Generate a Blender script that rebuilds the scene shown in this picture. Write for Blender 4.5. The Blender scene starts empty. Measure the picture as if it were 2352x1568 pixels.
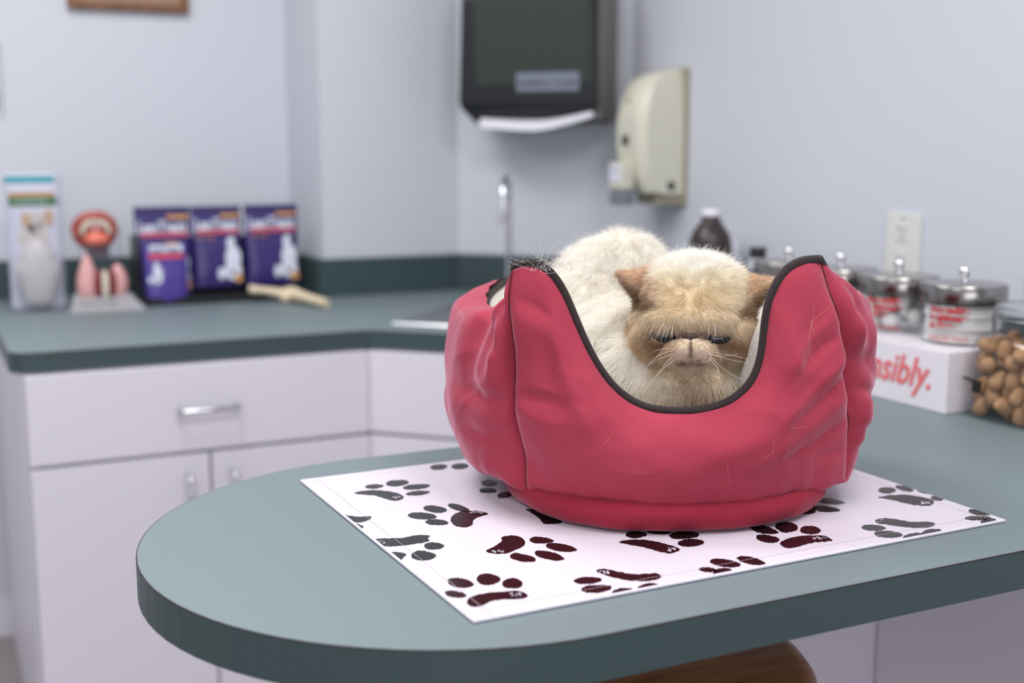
import bpy, bmesh, math, random
import numpy as np
from mathutils import Vector, Matrix, noise, bvhtree
random.seed(7); rng = np.random.default_rng(7)
PI = math.pi
# ------------------------------------------------------------------ camera model
FPX, HOR = 2783.0, 439.0
TH, AZ = math.atan(HOR / FPX), math.radians(26.1)
FW = np.array([math.sin(AZ) * math.cos(TH), math.cos(AZ) * math.cos(TH), -math.sin(TH)])
RT = np.array([math.cos(AZ), -math.sin(AZ), 0.0]); UP = np.cross(RT, FW)
CAM = np.array([0, 0, 1.29])
FH = np.array([math.sin(AZ), math.cos(AZ), 0.0])
CT = 0.91                                       # counter height
def ray(x, y): return FW * FPX + RT * (x - 1176) - UP * (y - 784)
def onpl(x, y, n, d):
    r = ray(x, y); n = np.array(n, float); return CAM + r * ((d - n @ CAM) / (n @ r))
def atZ(x, y, z=CT): return onpl(x, y, (0, 0, 1), z)
def atY(x, y, Y): return onpl(x, y, (0, 1, 0), Y)
def atX(x, y, X): return onpl(x, y, (1, 0, 0), X)
def atD(x, y, d): return CAM + ray(x, y) * (d / FPX)
def proj(p):
    q = np.asarray(p, float) - CAM; z = q @ FW
    return 1176 + FPX * (q @ RT) / z, 784 - FPX * (q @ UP) / z
# ------------------------------------------------------------------ materials
def lin(c): return tuple(((v / 255) / 12.92 if v / 255 <= .04045 else ((v / 255 + .055) / 1.055) ** 2.4) for v in c)
def mat(name, col, rough=.5, metal=0, bump=None, noise_amt=0, noise_scale=20, spec=.5, **kw):
    m = bpy.data.materials.new(name); m.use_nodes = True
    nt = m.node_tree; b = nt.nodes['Principled BSDF']
    c = lin(col) if max(col) > 1.001 else tuple(col)
    b.inputs['Base Color'].default_value = (*c, 1)
    b.inputs['Roughness'].default_value = rough; b.inputs['Metallic'].default_value = metal
    b.inputs['Specular IOR Level'].default_value = spec
    for k, v in kw.items():
        b.inputs[k.replace('_', ' ')].default_value = v
    tc = None
    if bump or noise_amt:
        tc = nt.nodes.new('ShaderNodeTexCoord')
    if noise_amt:
        n = nt.nodes.new('ShaderNodeTexNoise'); n.inputs['Scale'].default_value = noise_scale; n.inputs['Detail'].default_value = 4
        nt.links.new(tc.outputs['Object'], n.inputs['Vector'])
        r = nt.nodes.new('ShaderNodeMix'); r.data_type = 'RGBA'
        r.inputs[6].default_value = (*[v * (1 - noise_amt) for v in c], 1); r.inputs[7].default_value = (*[min(1, v * (1 + noise_amt)) for v in c], 1)
        nt.links.new(n.outputs['Fac'], r.inputs[0]); nt.links.new(r.outputs[2], b.inputs['Base Color'])
    if bump:
        s, st = bump
        n = nt.nodes.new('ShaderNodeTexNoise'); n.inputs['Scale'].default_value = s; n.inputs['Detail'].default_value = 3
        nt.links.new(tc.outputs['Object'], n.inputs['Vector'])
        bp = nt.nodes.new('ShaderNodeBump'); bp.inputs['Strength'].default_value = st; bp.inputs['Distance'].default_value = .002
        nt.links.new(n.outputs['Fac'], bp.inputs['Height']); nt.links.new(bp.outputs[0], b.inputs['Normal'])
    return m
M = {}
M['wall'] = mat('painted_wall', (208, 210, 217), .55, bump=(160, .05), spec=.3)
M['ceil'] = mat('ceiling_paint', (225, 225, 225), .8)
M['floor'] = mat('floor_vinyl', (150, 145, 140), .4, noise_amt=.15, noise_scale=8)
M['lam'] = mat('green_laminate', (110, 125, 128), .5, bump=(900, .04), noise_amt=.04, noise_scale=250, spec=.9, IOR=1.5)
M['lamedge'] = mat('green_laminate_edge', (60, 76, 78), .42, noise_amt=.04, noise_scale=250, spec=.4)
M['glue'] = mat('brown_edge_line', (50, 30, 34), .5)
M['cab'] = mat('white_melamine', (222, 217, 227), .4, spec=.4)
M['gap'] = mat('cabinet_carcass', (196, 190, 202), .6)
M['steel'] = mat('brushed_steel', (170, 170, 172), .3, 1)
M['chrome'] = mat('chrome', (225, 225, 228), .07, 1)
M['handle'] = mat('satin_nickel', (205, 205, 210), .25, 1)
M['black'] = mat('black_plastic', (14, 14, 16), .4)
M['smoke'] = mat('smoked_plastic', (26, 28, 31), .4, spec=.4)
M['smokein'] = mat('smoked_window', (44, 54, 48), .45, spec=.35)
M['greyp'] = mat('grey_plastic_side', (120, 116, 112), .5)
M['label'] = mat('silver_label', (120, 126, 138), .35)
M['paper'] = mat('white_paper', (238, 238, 244), .8)
M['beige'] = mat('beige_plastic', (214, 211, 192), .4)
M['beiged'] = mat('beige_plastic_shade', (160, 152, 130), .5)
M['greybtn'] = mat('grey_push_bar', (122, 128, 138), .45)
M['dark'] = mat('dark_ink', (38, 34, 38), .5)
M['teal'] = mat('teal_print', (10, 168, 178), .5)
M['green'] = mat('green_print', (70, 130, 82), .5)
M['whitep'] = mat('white_card', (232, 232, 242), .45)
M['cream'] = mat('cream_print', (226, 218, 205), .6)
M['tan'] = mat('tan_print', (218, 176, 134), .6)
M['palemodel'] = mat('pale_moulded_plastic', (224, 218, 212), .35, noise_amt=.05, noise_scale=30)
M['gum'] = mat('pink_gum_plastic', (172, 84, 74), .3, noise_amt=.1, noise_scale=60)
M['tongue'] = mat('coral_tongue', (228, 120, 100), .3)
M['palepink'] = mat('pale_pink_plastic', (222, 166, 164), .35)
M['darkred'] = mat('dark_red_plastic', (120, 34, 36), .35)
M['teeth'] = mat('ivory_teeth', (214, 206, 186), .3)
M['standgrey'] = mat('frosted_stand', (162, 162, 166), .4)
M['purple'] = mat('purple_foil', (46, 30, 104), .3, bump=(35, .5), spec=.6)
M['purple2'] = mat('light_purple_foil', (70, 50, 138), .32, bump=(35, .5), spec=.6)
M['purpled'] = mat('dark_purple_foil', (40, 24, 84), .3)
M['white'] = mat('white_ink', (228, 232, 245), .45)
M['red'] = mat('red_ink', (205, 60, 78), .5)
M['orange'] = mat('orange_ink', (208, 150, 84), .5)
M['bone'] = mat('ivory_bone', (226, 208, 178), .5, noise_amt=.08, noise_scale=40)
M['brownb'] = mat('brown_bottle_plastic', (52, 40, 38), .35)
M['whiteb'] = mat('white_bottle_plastic', (226, 226, 232), .35)
M['boxw'] = mat('white_acrylic_box', (232, 226, 232), .35)
M['redtext'] = mat('red_lettering', (186, 40, 46), .5)
M['redtext2'] = mat('coral_lettering', (232, 112, 112), .5)
M['cotton'] = mat('white_cotton', (238, 234, 232), .9, bump=(90, .4))
M['brownfill'] = mat('brown_fill', (120, 66, 58), .7, bump=(80, .4))
M['lidchrome'] = mat('lid_chrome', (150, 146, 142), .2, 1)
M['treat'] = mat('brown_biscuit', (176, 132, 92), .7, noise_amt=.16, noise_scale=70, bump=(180, .4))
M['outlet'] = mat('white_outlet', (222, 222, 216), .4)
M['slot'] = mat('outlet_slot', (120, 120, 112), .6)
M['rubber'] = mat('clear_gasket', (170, 176, 178), .4)
M['eye'] = mat('dark_slate_eye', (26, 27, 40), .08, spec=.6)
M['nose'] = mat('brown_nose_skin', (52, 32, 30), .5)
M['mouth'] = mat('mouth_skin', (104, 62, 58), .7)
M['stringm'] = mat('dark_red_thread', (110, 26, 40), .8)
M['poster'] = mat('poster_print', (210, 212, 220), .6)
def glass(name, col=(1, 1, 1), rough=.0, thin=True):
    m = bpy.data.materials.new(name); m.use_nodes = True; nt = m.node_tree; nt.nodes.clear()
    out = nt.nodes.new('ShaderNodeOutputMaterial'); mix = nt.nodes.new('ShaderNodeMixShader')
    tr = nt.nodes.new('ShaderNodeBsdfTransparent'); gl = nt.nodes.new('ShaderNodeBsdfGlossy')
    lw = nt.nodes.new('ShaderNodeLayerWeight'); lw.inputs['Blend'].default_value = .5
    pw = nt.nodes.new('ShaderNodeMath'); pw.operation = 'POWER'; pw.inputs[1].default_value = 3.5; nt.links.new(lw.outputs['Facing'], pw.inputs[0])
    fr = nt.nodes.new('ShaderNodeMath'); fr.operation = 'MULTIPLY_ADD'; fr.inputs[1].default_value = .55; fr.inputs[2].default_value = .045; nt.links.new(pw.outputs[0], fr.inputs[0])
    tr.inputs[0].default_value = (*col, 1); gl.inputs['Roughness'].default_value = rough; gl.inputs[0].default_value = (.9, .93, .95, 1)
    nt.links.new(fr.outputs[0], mix.inputs[0]); nt.links.new(tr.outputs[0], mix.inputs[1]); nt.links.new(gl.outputs[0], mix.inputs[2])
    nt.links.new(mix.outputs[0], out.inputs[0]); return m
M['glass'] = glass('clear_jar_glass', (.93, .95, .95), .03)
M['acrylic'] = glass('clear_acrylic', (.95, .95, .97), .05)
def wood_mat(name, c1, c2, scale, rough):
    m = mat(name, c1, rough); nt = m.node_tree; b = nt.nodes['Principled BSDF']
    tc = nt.nodes.new('ShaderNodeTexCoord'); mp = nt.nodes.new('ShaderNodeMapping'); mp.inputs['Scale'].default_value = scale
    mp.inputs['Rotation'].default_value = (0, 0, .5)
    w = nt.nodes.new('ShaderNodeTexNoise'); w.inputs['Scale'].default_value = 3; w.inputs['Detail'].default_value = 5; w.inputs['Distortion'].default_value = .6
    r = nt.nodes.new('ShaderNodeValToRGB'); r.color_ramp.elements[0].position = .3; r.color_ramp.elements[1].position = .75
    r.color_ramp.elements[0].color = (*lin(c1), 1); r.color_ramp.elements[1].color = (*lin(c2), 1)
    nt.links.new(tc.outputs['Object'], mp.inputs[0]); nt.links.new(mp.outputs[0], w.inputs['Vector'])
    nt.links.new(w.outputs['Fac'], r.inputs[0]); nt.links.new(r.outputs[0], b.inputs['Base Color']); return m
M['stool'] = wood_mat('varnished_wood', (140, 82, 40), (200, 134, 74), (3, 22, 3), .28)
M['framew'] = wood_mat('frame_wood', (92, 54, 26), (150, 98, 56), (20, 3, 3), .4)
def velvet(name, col, sheen=.6):
    m = mat(name, col, .85, spec=.15); nt = m.node_tree; b = nt.nodes['Principled BSDF']
    b.inputs['Sheen Weight'].default_value = sheen; b.inputs['Sheen Roughness'].default_value = .35
    b.inputs['Sheen Tint'].default_value = (1.0, .62, .75, 1)
    tc = nt.nodes.new('ShaderNodeTexCoord')
    n1 = nt.nodes.new('ShaderNodeTexNoise'); n1.inputs['Scale'].default_value = 9; n1.inputs['Detail'].default_value = 3
    n2 = nt.nodes.new('ShaderNodeTexNoise'); n2.inputs['Scale'].default_value = 900; n2.inputs['Detail'].default_value = 2
    c = lin(col)
    mx = nt.nodes.new('ShaderNodeMix'); mx.data_type = 'RGBA'
    mx.inputs[6].default_value = (c[0] * .74, c[1] * .7, c[2] * .8, 1); mx.inputs[7].default_value = (min(1, c[0] * 1.2), c[1] * 1.5, c[2] * 1.4, 1)
    mm = nt.nodes.new('ShaderNodeMath'); mm.operation = 'MULTIPLY_ADD'; mm.inputs[1].default_value = .45
    nt.links.new(tc.outputs['Object'], n1.inputs[0]); nt.links.new(tc.outputs['Object'], n2.inputs[0])
    nt.links.new(n2.outputs['Fac'], mm.inputs[0]); 
    m2 = nt.nodes.new('ShaderNodeMath'); m2.operation = 'MULTIPLY'; m2.inputs[1].default_value = .75
    nt.links.new(n1.outputs['Fac'], m2.inputs[0]); nt.links.new(m2.outputs[0], mm.inputs[2])
    nt.links.new(mm.outputs[0], mx.inputs[0]); nt.links.new(mx.outputs[2], b.inputs['Base Color'])
    bp = nt.nodes.new('ShaderNodeBump'); bp.inputs['Strength'].default_value = .35; bp.inputs['Distance'].default_value = .0008
    nt.links.new(n2.outputs['Fac'], bp.inputs['Height']); nt.links.new(bp.outputs[0], b.inputs['Normal'])
    return m
M['velvet'] = velvet('rose_red_velour', (168, 56, 73), .55)
M['velvet2'] = velvet('rose_red_velour_base', (146, 38, 54), .35)
M['piping'] = mat('charcoal_piping', (44, 33, 33), .9, noise_amt=.25, noise_scale=300, bump=(500, .5), Sheen_Weight=.1)
M['fleece'] = mat('off_white_fleece', (226, 218, 208), .95, bump=(200, .6), Sheen_Weight=.3)
M['matw'] = mat('white_vinyl_cloth', (220, 212, 223), .38, bump=(700, .12), spec=.35)
M['ink'] = mat('glossy_black_print', (22, 16, 18), .2, bump=(500, .12), spec=.55)
M['thread'] = mat('beige_stitching', (196, 180, 184), .8)
# ------------------------------------------------------------------ object helpers
S = bpy.context.scene; COL = S.collection
ORG = {}
def tag(o, label=None, cat=None, group=None, kind=None):
    if label: o['label'] = label
    if cat: o['category'] = cat
    if group: o['group'] = group
    if kind: o['kind'] = kind
    return o
def root_of(o):
    while o.parent: o = o.parent
    return o
def thing(name, loc, label, cat, group=None):
    o = bpy.data.objects.new(name, None); COL.objects.link(o); o.location = loc
    o.empty_display_size = .05
    ORG[o.name] = np.array(loc, float); return tag(o, label, cat, group)
def link(name, me, m=None, parent=None, smooth=False):
    """world-space mesh -> object, its origin at its base (or at its thing's base)"""
    o = bpy.data.objects.new(name, me); COL.objects.link(o)
    for mm in (m if isinstance(m, (list, tuple)) else [m]): 
        if mm: me.materials.append(mm)
    n = len(me.vertices); co = np.empty(n * 3, np.float32); me.vertices.foreach_get('co', co); co = co.reshape(-1, 3)
    if parent is not None:
        org = ORG[root_of(parent).name]; o.parent = parent
    else:
        org = np.array([(co[:, 0].min() + co[:, 0].max()) / 2, (co[:, 1].min() + co[:, 1].max()) / 2, co[:, 2].min()], float)
        o.location = org; ORG[o.name] = org
    me.vertices.foreach_set('co', (co - org).astype(np.float32).ravel()); me.update()
    if smooth: me.polygons.foreach_set('use_smooth', [True] * len(me.polygons))
    return o
class MB:
    def __init__(s): s.bm = bmesh.new()
    def box(s, c, size, rz=0, bev=0, mi=0, taper=None, rx=0):
        r = bmesh.ops.create_cube(s.bm, size=1); vs = r['verts']
        bmesh.ops.scale(s.bm, vec=size, verts=vs)
        if taper:
            for v in vs:
                if v.co.z > 0: v.co.x *= taper[0]; v.co.y *= taper[1]
        if bev:
            es = list({e for v in vs for e in v.link_edges})
            rb = bmesh.ops.bevel(s.bm, geom=es, offset=bev, segments=3, affect='EDGES', profile=.6)
            vs = list({v for v in rb['verts']} | {v for f in rb['faces'] for v in f.verts} | {v for v in vs if v.is_valid})
        fs = {f for v in vs for f in v.link_faces}
        for f in fs: f.material_index = mi
        if rx: bmesh.ops.rotate(s.bm, cent=(0, 0, 0), matrix=Matrix.Rotation(rx, 3, 'X'), verts=vs)
        if rz: bmesh.ops.rotate(s.bm, cent=(0, 0, 0), matrix=Matrix.Rotation(rz, 3, 'Z'), verts=vs)
        bmesh.ops.translate(s.bm, vec=Vector(c), verts=vs); return s
    def b2(s, lo, hi, bev=0, mi=0):
        lo = np.array(lo, float); hi = np.array(hi, float); return s.box((lo + hi) / 2, tuple(hi - lo), 0, bev, mi)
    def loft(s, rings, cap=True, closed=True, mi=0):
        vr = [[s.bm.verts.new(tuple(p)) for p in r] for r in rings]; n = len(vr[0])
        for a, b in zip(vr[:-1], vr[1:]):
            for i in range(n if closed else n - 1):
                j = (i + 1) % n
                try: f = s.bm.faces.new((a[i], a[j], b[j], b[i])); f.material_index = mi
                except ValueError: pass
        if cap:
            for r in (vr[0][::-1], vr[-1]):
                try: f = s.bm.faces.new(r); f.material_index = mi
                except ValueError: pass
        return s
    def lathe(s, c, prof, seg=40, cap=True, mi=0, sq=0, rz=0):
        rings = []
        for r, z in prof:
            ring = []
            for k in range(seg):
                a = 2 * PI * k / seg + rz; ca, sa = math.cos(a), math.sin(a)
                if sq:
                    e = 2 / sq; aa = a - rz; x = math.copysign(abs(math.cos(aa)) ** e, math.cos(aa)) * r; y = math.copysign(abs(math.sin(aa)) ** e, math.sin(aa)) * r
                    x, y = x * math.cos(rz) - y * math.sin(rz), x * math.sin(rz) + y * math.cos(rz)
                else: x, y = r * ca, r * sa
                ring.append((c[0] + x, c[1] + y, c[2] + z))
            rings.append(ring)
        return s.loft(rings, cap, True, mi)
    def tube(s, pts, r, seg=10, cap=True, mi=0, closed=False):
        pts = [np.array(p, float) for p in pts]; n = len(pts); rad = r if isinstance(r, (list, tuple, np.ndarray)) else [r] * n
        rings = []; pn = None
        for i in range(n):
            if closed: t = pts[(i + 1) % n] - pts[i - 1]
            else: t = pts[min(i + 1, n - 1)] - pts[max(i - 1, 0)]
            t = t / (np.linalg.norm(t) + 1e-12)
            if pn is None:
                a = np.array([0, 0, 1.]) if abs(t[2]) < .9 else np.array([1., 0, 0]); pn = np.cross(t, a)
            pn = pn - t * (pn @ t); pn /= np.linalg.norm(pn) + 1e-12; b = np.cross(t, pn)
            rings.append([pts[i] + rad[i] * (math.cos(2 * PI * k / seg) * pn + math.sin(2 * PI * k / seg) * b) for k in range(seg)])
        if closed: rings.append(rings[0]); cap = False
        return s.loft(rings, cap, True, mi)
    def ell(s, c, rad, ax=None, seg=24, rg=14, mi=0, fn=None):
        ax = ax if ax is not None else np.eye(3); c = np.array(c, float); rings = []
        for i in range(rg + 1):
            t = PI * i / rg; rr = max(math.sin(t), 1e-3); ring = []
            for k in range(seg):
                a = 2 * PI * k / seg; v = np.array([rr * math.cos(a) * rad[0], rr * math.sin(a) * rad[1], -math.cos(t) * rad[2]])
                if fn: v = fn(v)
                ring.append(c + v[0] * ax[0] + v[1] * ax[1] + v[2] * ax[2])
            rings.append(ring)
        return s.loft(rings, True, True, mi)
    def prism(s, pts2, z0, z1, mi=0, bev=0):
        lo = [s.bm.verts.new((x, y, z0)) for x, y in pts2]; hi = [s.bm.verts.new((x, y, z1)) for x, y in pts2]; n = len(lo)
        fs = [s.bm.faces.new(lo[::-1]), s.bm.faces.new(hi)]
        for i in range(n): fs.append(s.bm.faces.new((lo[i], lo[(i + 1) % n], hi[(i + 1) % n], hi[i])))
        for f in fs: f.material_index = mi
        return s
    def poly(s, pts, mi=0):
        f = s.bm.faces.new([s.bm.verts.new(tuple(p)) for p in pts]); f.material_index = mi; return s
    def out(s, name, m, parent=None, smooth=False, fixn=True):
        if fixn: bmesh.ops.recalc_face_normals(s.bm, faces=s.bm.faces)
        me = bpy.data.meshes.new(name); s.bm.to_mesh(me); s.bm.free()
        o = link(name, me, m, parent, smooth)
        if smooth:
            try: me.set_sharp_from_angle(angle=math.radians(42))
            except Exception: pass
        return o
def lettering(txt, name, org, ex, ey, size, m, parent, extrude=.0003, shear=0, align='LEFT', offset=0, xs=1.0):
    cu = bpy.data.curves.new(name, 'FONT'); cu.body = txt; cu.size = size; cu.extrude = extrude; cu.shear = shear; cu.align_x = align; cu.offset = offset
    cu.space_line = .95
    cu.resolution_u = 3; o0 = bpy.data.objects.new('tmp', cu); COL.objects.link(o0); dgx = bpy.context.evaluated_depsgraph_get()
    me = bpy.data.meshes.new_from_object(o0.evaluated_get(dgx)); bpy.data.objects.remove(o0); me.name = name; me.materials.clear(); me.materials.append(m)
    o = bpy.data.objects.new(name, me); COL.objects.link(o)
    ex = Vector(ex).normalized(); ey = Vector(ey).normalized(); ez = ex.cross(ey)
    mtx = Matrix((ex * xs, ey, ez)).transposed().to_4x4(); r = ORG[root_of(parent).name]
    mtx.translation = Vector(np.array(org) - r); o.parent = parent; o.matrix_local = mtx; return o
def struct(o): o['kind'] = 'structure'; return o
# ------------------------------------------------------------------ room shell
XR, YB, YJ, XJ = 1.683, 3.38, 3.07, .953        # right wall, back wall, jog face, jog side
XD, YD = 1.340, YJ; XD2, YD2 = XR, 2.727         # diagonal wall ends
XL, YF, ZC = -2.4, -2.6, 2.55
struct(MB().b2((XL - .1, YF - .1, -.1), (XR + .1, YB + .1, 0)).out('floor', M['floor']))
struct(MB().b2((XL - .1, YF - .1, ZC), (XR + .1, YB + .1, ZC + .1)).out('ceiling', M['ceil']))
struct(MB().b2((XL, YB, 0), (XR + .1, YB + .1, ZC)).out('wall_back', M['wall']))
struct(MB().b2((XR, YF, 0), (XR + .1, YB, ZC)).out('wall_right', M['wall']))
struct(MB().b2((XL - .1, YF, 0), (XL, YB, ZC)).out('wall_left', M['wall']))
struct(MB().b2((XL, YF - .1, 0), (XR, YF, ZC)).out('wall_front', M['wall']))
struct(MB().prism([(XJ, YB), (XJ, YJ), (XD, YD), (XD2, YD2), (XR, YB)], 0, ZC).out('wall_corner', M['wall']))
struct(MB().b2((XL, YB - .012, 0), (.16, YB, .1), .003).out('baseboard_back', M['cab']))
# ------------------------------------------------------------------ countertop (one continuous worktop with the rounded peninsula)
PR, PC = .308, (.47, 1.098)
def outline(off=0.0):
    p = [(.14 - off, YB)]
    for k in range(9):                           # rounded front left corner
        a = PI + k / 8 * PI / 2; p.append((.18 + (.04 + off) * math.cos(a), 2.48 + (.04 + off) * math.sin(a)))
    p += [(.835, 2.44 - off), (.858, 2.436 - off), (.880, 2.418 - off)]
    p += [(1.06 - off, 2.238 - off * .4), (1.06 - off, PC[1] + PR + off)]
    for k in range(41):
        a = PI / 2 + k / 40 * PI; p.append((PC[0] + (PR + off) * math.cos(a), PC[1] + (PR + off) * math.sin(a)))
    p += [(XR, PC[1] - PR - off)]
    back = [(XR, YD2), (XD, YD), (XJ, YJ), (XJ, YB)]
    return p, back
fr, bk = outline()
def mk_top():
    mb = MB(); mb.prism(fr + bk, CT - .0385, CT); return mb
top = mk_top().out('countertop', M['lam'])
ct = top; ct_hole = True; tag(ct, 'green laminate countertop running round the corner into a rounded peninsula', 'countertop')
# edge band following the front of the outline, with its thin brown line
def strip(off0, off1, z0, z1):
    a, _ = outline(off0); b, _ = outline(off1); mb = MB()
    rings = [[(*a[i], z0), (*b[i], z0), (*b[i], z1), (*a[i], z1)] for i in range(len(a))]
    return mb.loft(rings)
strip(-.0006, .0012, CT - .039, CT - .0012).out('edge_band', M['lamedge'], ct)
strip(-.0012, .0010, CT - .0013, CT - .0002).out('edge_line', M['glue'], ct)
# backsplash
def bs():
    t = .019; mb = MB()
    path = [(.14, YB), (XJ, YB), (XJ, YJ), (XD, YD), (XD2, YD2), (XR, .60)]
    inn = [(.14, YB - t), (XJ - t, YB - t), (XJ - t, YJ - t), (XD - t * .41, YD - t), (XD2 - t, YD2 - t * .41), (XR - t, .60)]
    mb.loft([[(*a, CT), (*b, CT), (*b, CT + .098), (*a, CT + .098)] for a, b in zip(path, inn)])
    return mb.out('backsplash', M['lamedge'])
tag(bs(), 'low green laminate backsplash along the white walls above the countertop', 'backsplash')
# ------------------------------------------------------------------ cabinets
def handle(c, L, vertical, nrm, along, parent, name='handle'):
    nrm = np.array(nrm, float); al = np.array(along, float); c = np.array(c, float); r = .005; d = .028
    p = [c - al * L / 2, c - al * L / 2 + nrm * (d - .006), c - al * (L / 2 - .006) + nrm * d, c + al * (L / 2 - .006) + nrm * d, c + al * L / 2 + nrm * (d - .006), c + al * L / 2]
    return MB().tube(p, r, 10).out(name, M['handle'], parent, True)
def cabinet(org, u, nrm, W, dep, label, drawer=True, split=None, hand=True, group=None, doors=2):
    """u along the front, nrm out of the front; fronts from z .09 to .865"""
    u = np.array(u, float); nrm = np.array(nrm, float); org = np.array(org, float)
    c0 = org + u * W / 2 - nrm * dep / 2
    t = thing('base_cabinet', (c0[0], c0[1], 0), label, 'cabinet', group)
    rz = math.atan2(u[1], u[0])
    def slab(a, b, z0, z1, d0, d1, name, m, par=t, bev=.0015):
        c = org + u * (a + b) / 2 + nrm * (d0 + d1) / 2
        return MB().box((c[0], c[1], (z0 + z1) / 2), (b - a, abs(d1 - d0), z1 - z0), rz, bev).out(name, m, par)
    slab(0, W, .09, CT - .0395, -dep, 0, 'body', M['gap'])
    slab(-.001, .0, .09, CT - .0395, -dep, 0, 'side_panel', M['cab'], bev=0) if False else None
    slab(.0, W, 0, .09, -dep, -.06, 'plinth', M['cab'])
    f = .018; g = .0035
    fr0 = slab(g, W - g, .69, .866, .0005, f, 'drawer_front', M['cab'])
    sp = split if split else W / 2
    hz = .776
    if hand:
        handle(np.append((org + u * (W * .5 if split is None else split - 0 + .0) + nrm * f)[:2], hz), .115, False, nrm, u, fr0)
    edges = [g, sp - g / 2, sp + g / 2 + .002, W - g] if doors == 2 else [g, W - g]
    for k in range(doors):
        d = slab(edges[2 * k], edges[2 * k + 1], .11, .682, .0005, f, 'door', M['cab'])
        if hand:
            hx = edges[1] - .044 if k == 0 else edges[2] + .040
            c = org + u * hx + nrm * f; handle((c[0], c[1], .585), .11, True, nrm, (0, 0, 1), d)
    return t
cb = cabinet((.16, 2.447, 0), (1, 0, 0), (0, -1, 0), .69, .9, 'white base cabinet with one wide drawer above two doors under the back counter', split=.345)
MB().b2((.1575, 2.4475, 0), (.1598, YB - .015, CT - .0395)).out('end_panel', M['cab'], cb)
s2 = 1 / math.sqrt(2)
cabinet((.858, 2.436 + .014, 0), (s2, -s2, 0), (-s2, -s2, 0), .27, .05, 'white corner sink cabinet set diagonally under the sink', hand=False, doors=1)
cabinet((1.085, 2.2, 0), (0, -1, 0), (-1, 0, 0), .78, .58, 'white base cabinet under the right counter behind the peninsula', hand=True)
tag(MB().b2((1.215, .80, 0), (1.66, 1.272, CT - .0395), .002).out('base_cabinet', M['cab']), 'plain white cabinet block under the right end of the peninsula', 'cabinet')
tag(MB().b2((.80, 1.275, 0), (1.66, 1.298, CT - .0395), .001).out('support_panel', M['cab']), 'white knee panel holding up the peninsula behind the wooden stool', 'panel')
# ------------------------------------------------------------------ stool under the peninsula
st = thing('stool', (.663, 1.088, 0), 'round varnished wooden stool tucked under the peninsula', 'stool')
sc = (.663, 1.088, .085)
MB().lathe(sc, [(.0, .612), (.188, .612), (.205, .617), (.215, .628), (.215, .640), (.207, .650), (.193, .655), (.0, .652)], 64).out('seat', M['stool'], st, True)
for k in range(4):
    a = PI / 4 + k * PI / 2; ca, sa = math.cos(a), math.sin(a)
    MB().tube([(sc[0] + .11 * ca, sc[1] + .11 * sa, .698), (sc[0] + .17 * ca, sc[1] + .17 * sa, 0.0)], [.018, .014], 14).out('leg', M['stool'], st, True)
MB().tube([(sc[0] + .152 * math.cos(2 * PI * k / 40), sc[1] + .152 * math.sin(2 * PI * k / 40), .22) for k in range(40)], .009, 10, closed=True).out('foot_ring', M['stool'], st, True)
# ------------------------------------------------------------------ paw print mat
MZ = CT + .0035
def c7(x, y): p = atZ(680 + x / 2.868, 1040 + y / 2.868, MZ); return (p[0], p[1])
def c8(x, y): p = atZ(1300 + x / 2.236, 1040 + y / 2.236, MZ); return (p[0], p[1])
FLc, FRc, BLc = (np.array(atZ(*p, MZ)[:2]) for p in ((1089, 1423), (2307, 1192), (692, 1101)))
BRc = BLc + (FRc - FLc) * 1.0
def mat_uv(s, t): return (FLc * (1 - s) + FRc * s) * (1 - t) + (BLc * (1 - s) + BRc * s) * t
INV = np.linalg.inv(np.array([FRc - FLc, BLc - FLc]).T)
def inside(p): 
    s, t = INV @ (np.array(p) - FLc); return -.001 <= s <= 1.001 and -.001 <= t <= 1.001
def clampm(p):
    s, t = INV @ (np.array(p) - FLc); s = min(max(s, .001), .999); t = min(max(t, .0015), .9985); q = mat_uv(s, t); return (q[0], q[1])
def smooth_loop(pts, sub=5, jit=.0):
    n = len(pts); out = []
    for i in range(n):
        p0, p1, p2, p3 = (np.array(pts[(i + k - 1) % n], float) for k in range(4))
        for j in range(sub):
            t = j / sub; q = .5 * (2 * p1 + (p2 - p0) * t + (2 * p0 - 5 * p1 + 4 * p2 - p3) * t * t + (3 * p1 - p0 - 3 * p2 + p3) * t ** 3)
            out.append(q + rng.normal(0, jit, 2))
    return out
NX, NY = 60, 44
mm = MB()
def zedge(s, t): return 0
rings = []
for j in range(NY + 1):
    rings.append([(*mat_uv(i / NX, j / NY), MZ + .0006 * noise.noise((i * .13, j * .13, 3)) * 0) for i in range(NX + 1)])
mm.loft(rings, cap=False, closed=False)
# rim strip down to the counter with rolled hem
per = [mat_uv(i / 40, 0) for i in range(40)] + [mat_uv(1, i / 30) for i in range(30)] + [mat_uv(1 - i / 40, 1) for i in range(40)] + [mat_uv(0, 1 - i / 30) for i in range(30)]
cen = (FLc + BRc) / 2
rr = []
for off, z in ((0, MZ), (.0012, MZ - .0006), (.0016, MZ - .0016), (.0010, CT + .0006), (-.002, CT + .0003)):
    rr.append([(*(p + (p - cen) / np.linalg.norm(p - cen) * off), z) for p in per])
mm.loft(rr, cap=False); mm.poly([(*p, CT + .0003) for p in (FLc, FRc, BRc, BLc)])
PZ = MZ + .00025
def blob(f, pts, jit=1.1, mi=1, z=PZ, sub=5):
    lp = [clampm(f(x, y)) for x, y in smooth_loop(pts, sub, jit)]
    vs = [mm.bm.verts.new((x, y, z)) for x, y in lp]
    fc = mm.bm.faces.new(vs); fc.material_index = mi
    if fc.normal.z < 0: fc.normal_flip()
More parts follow.
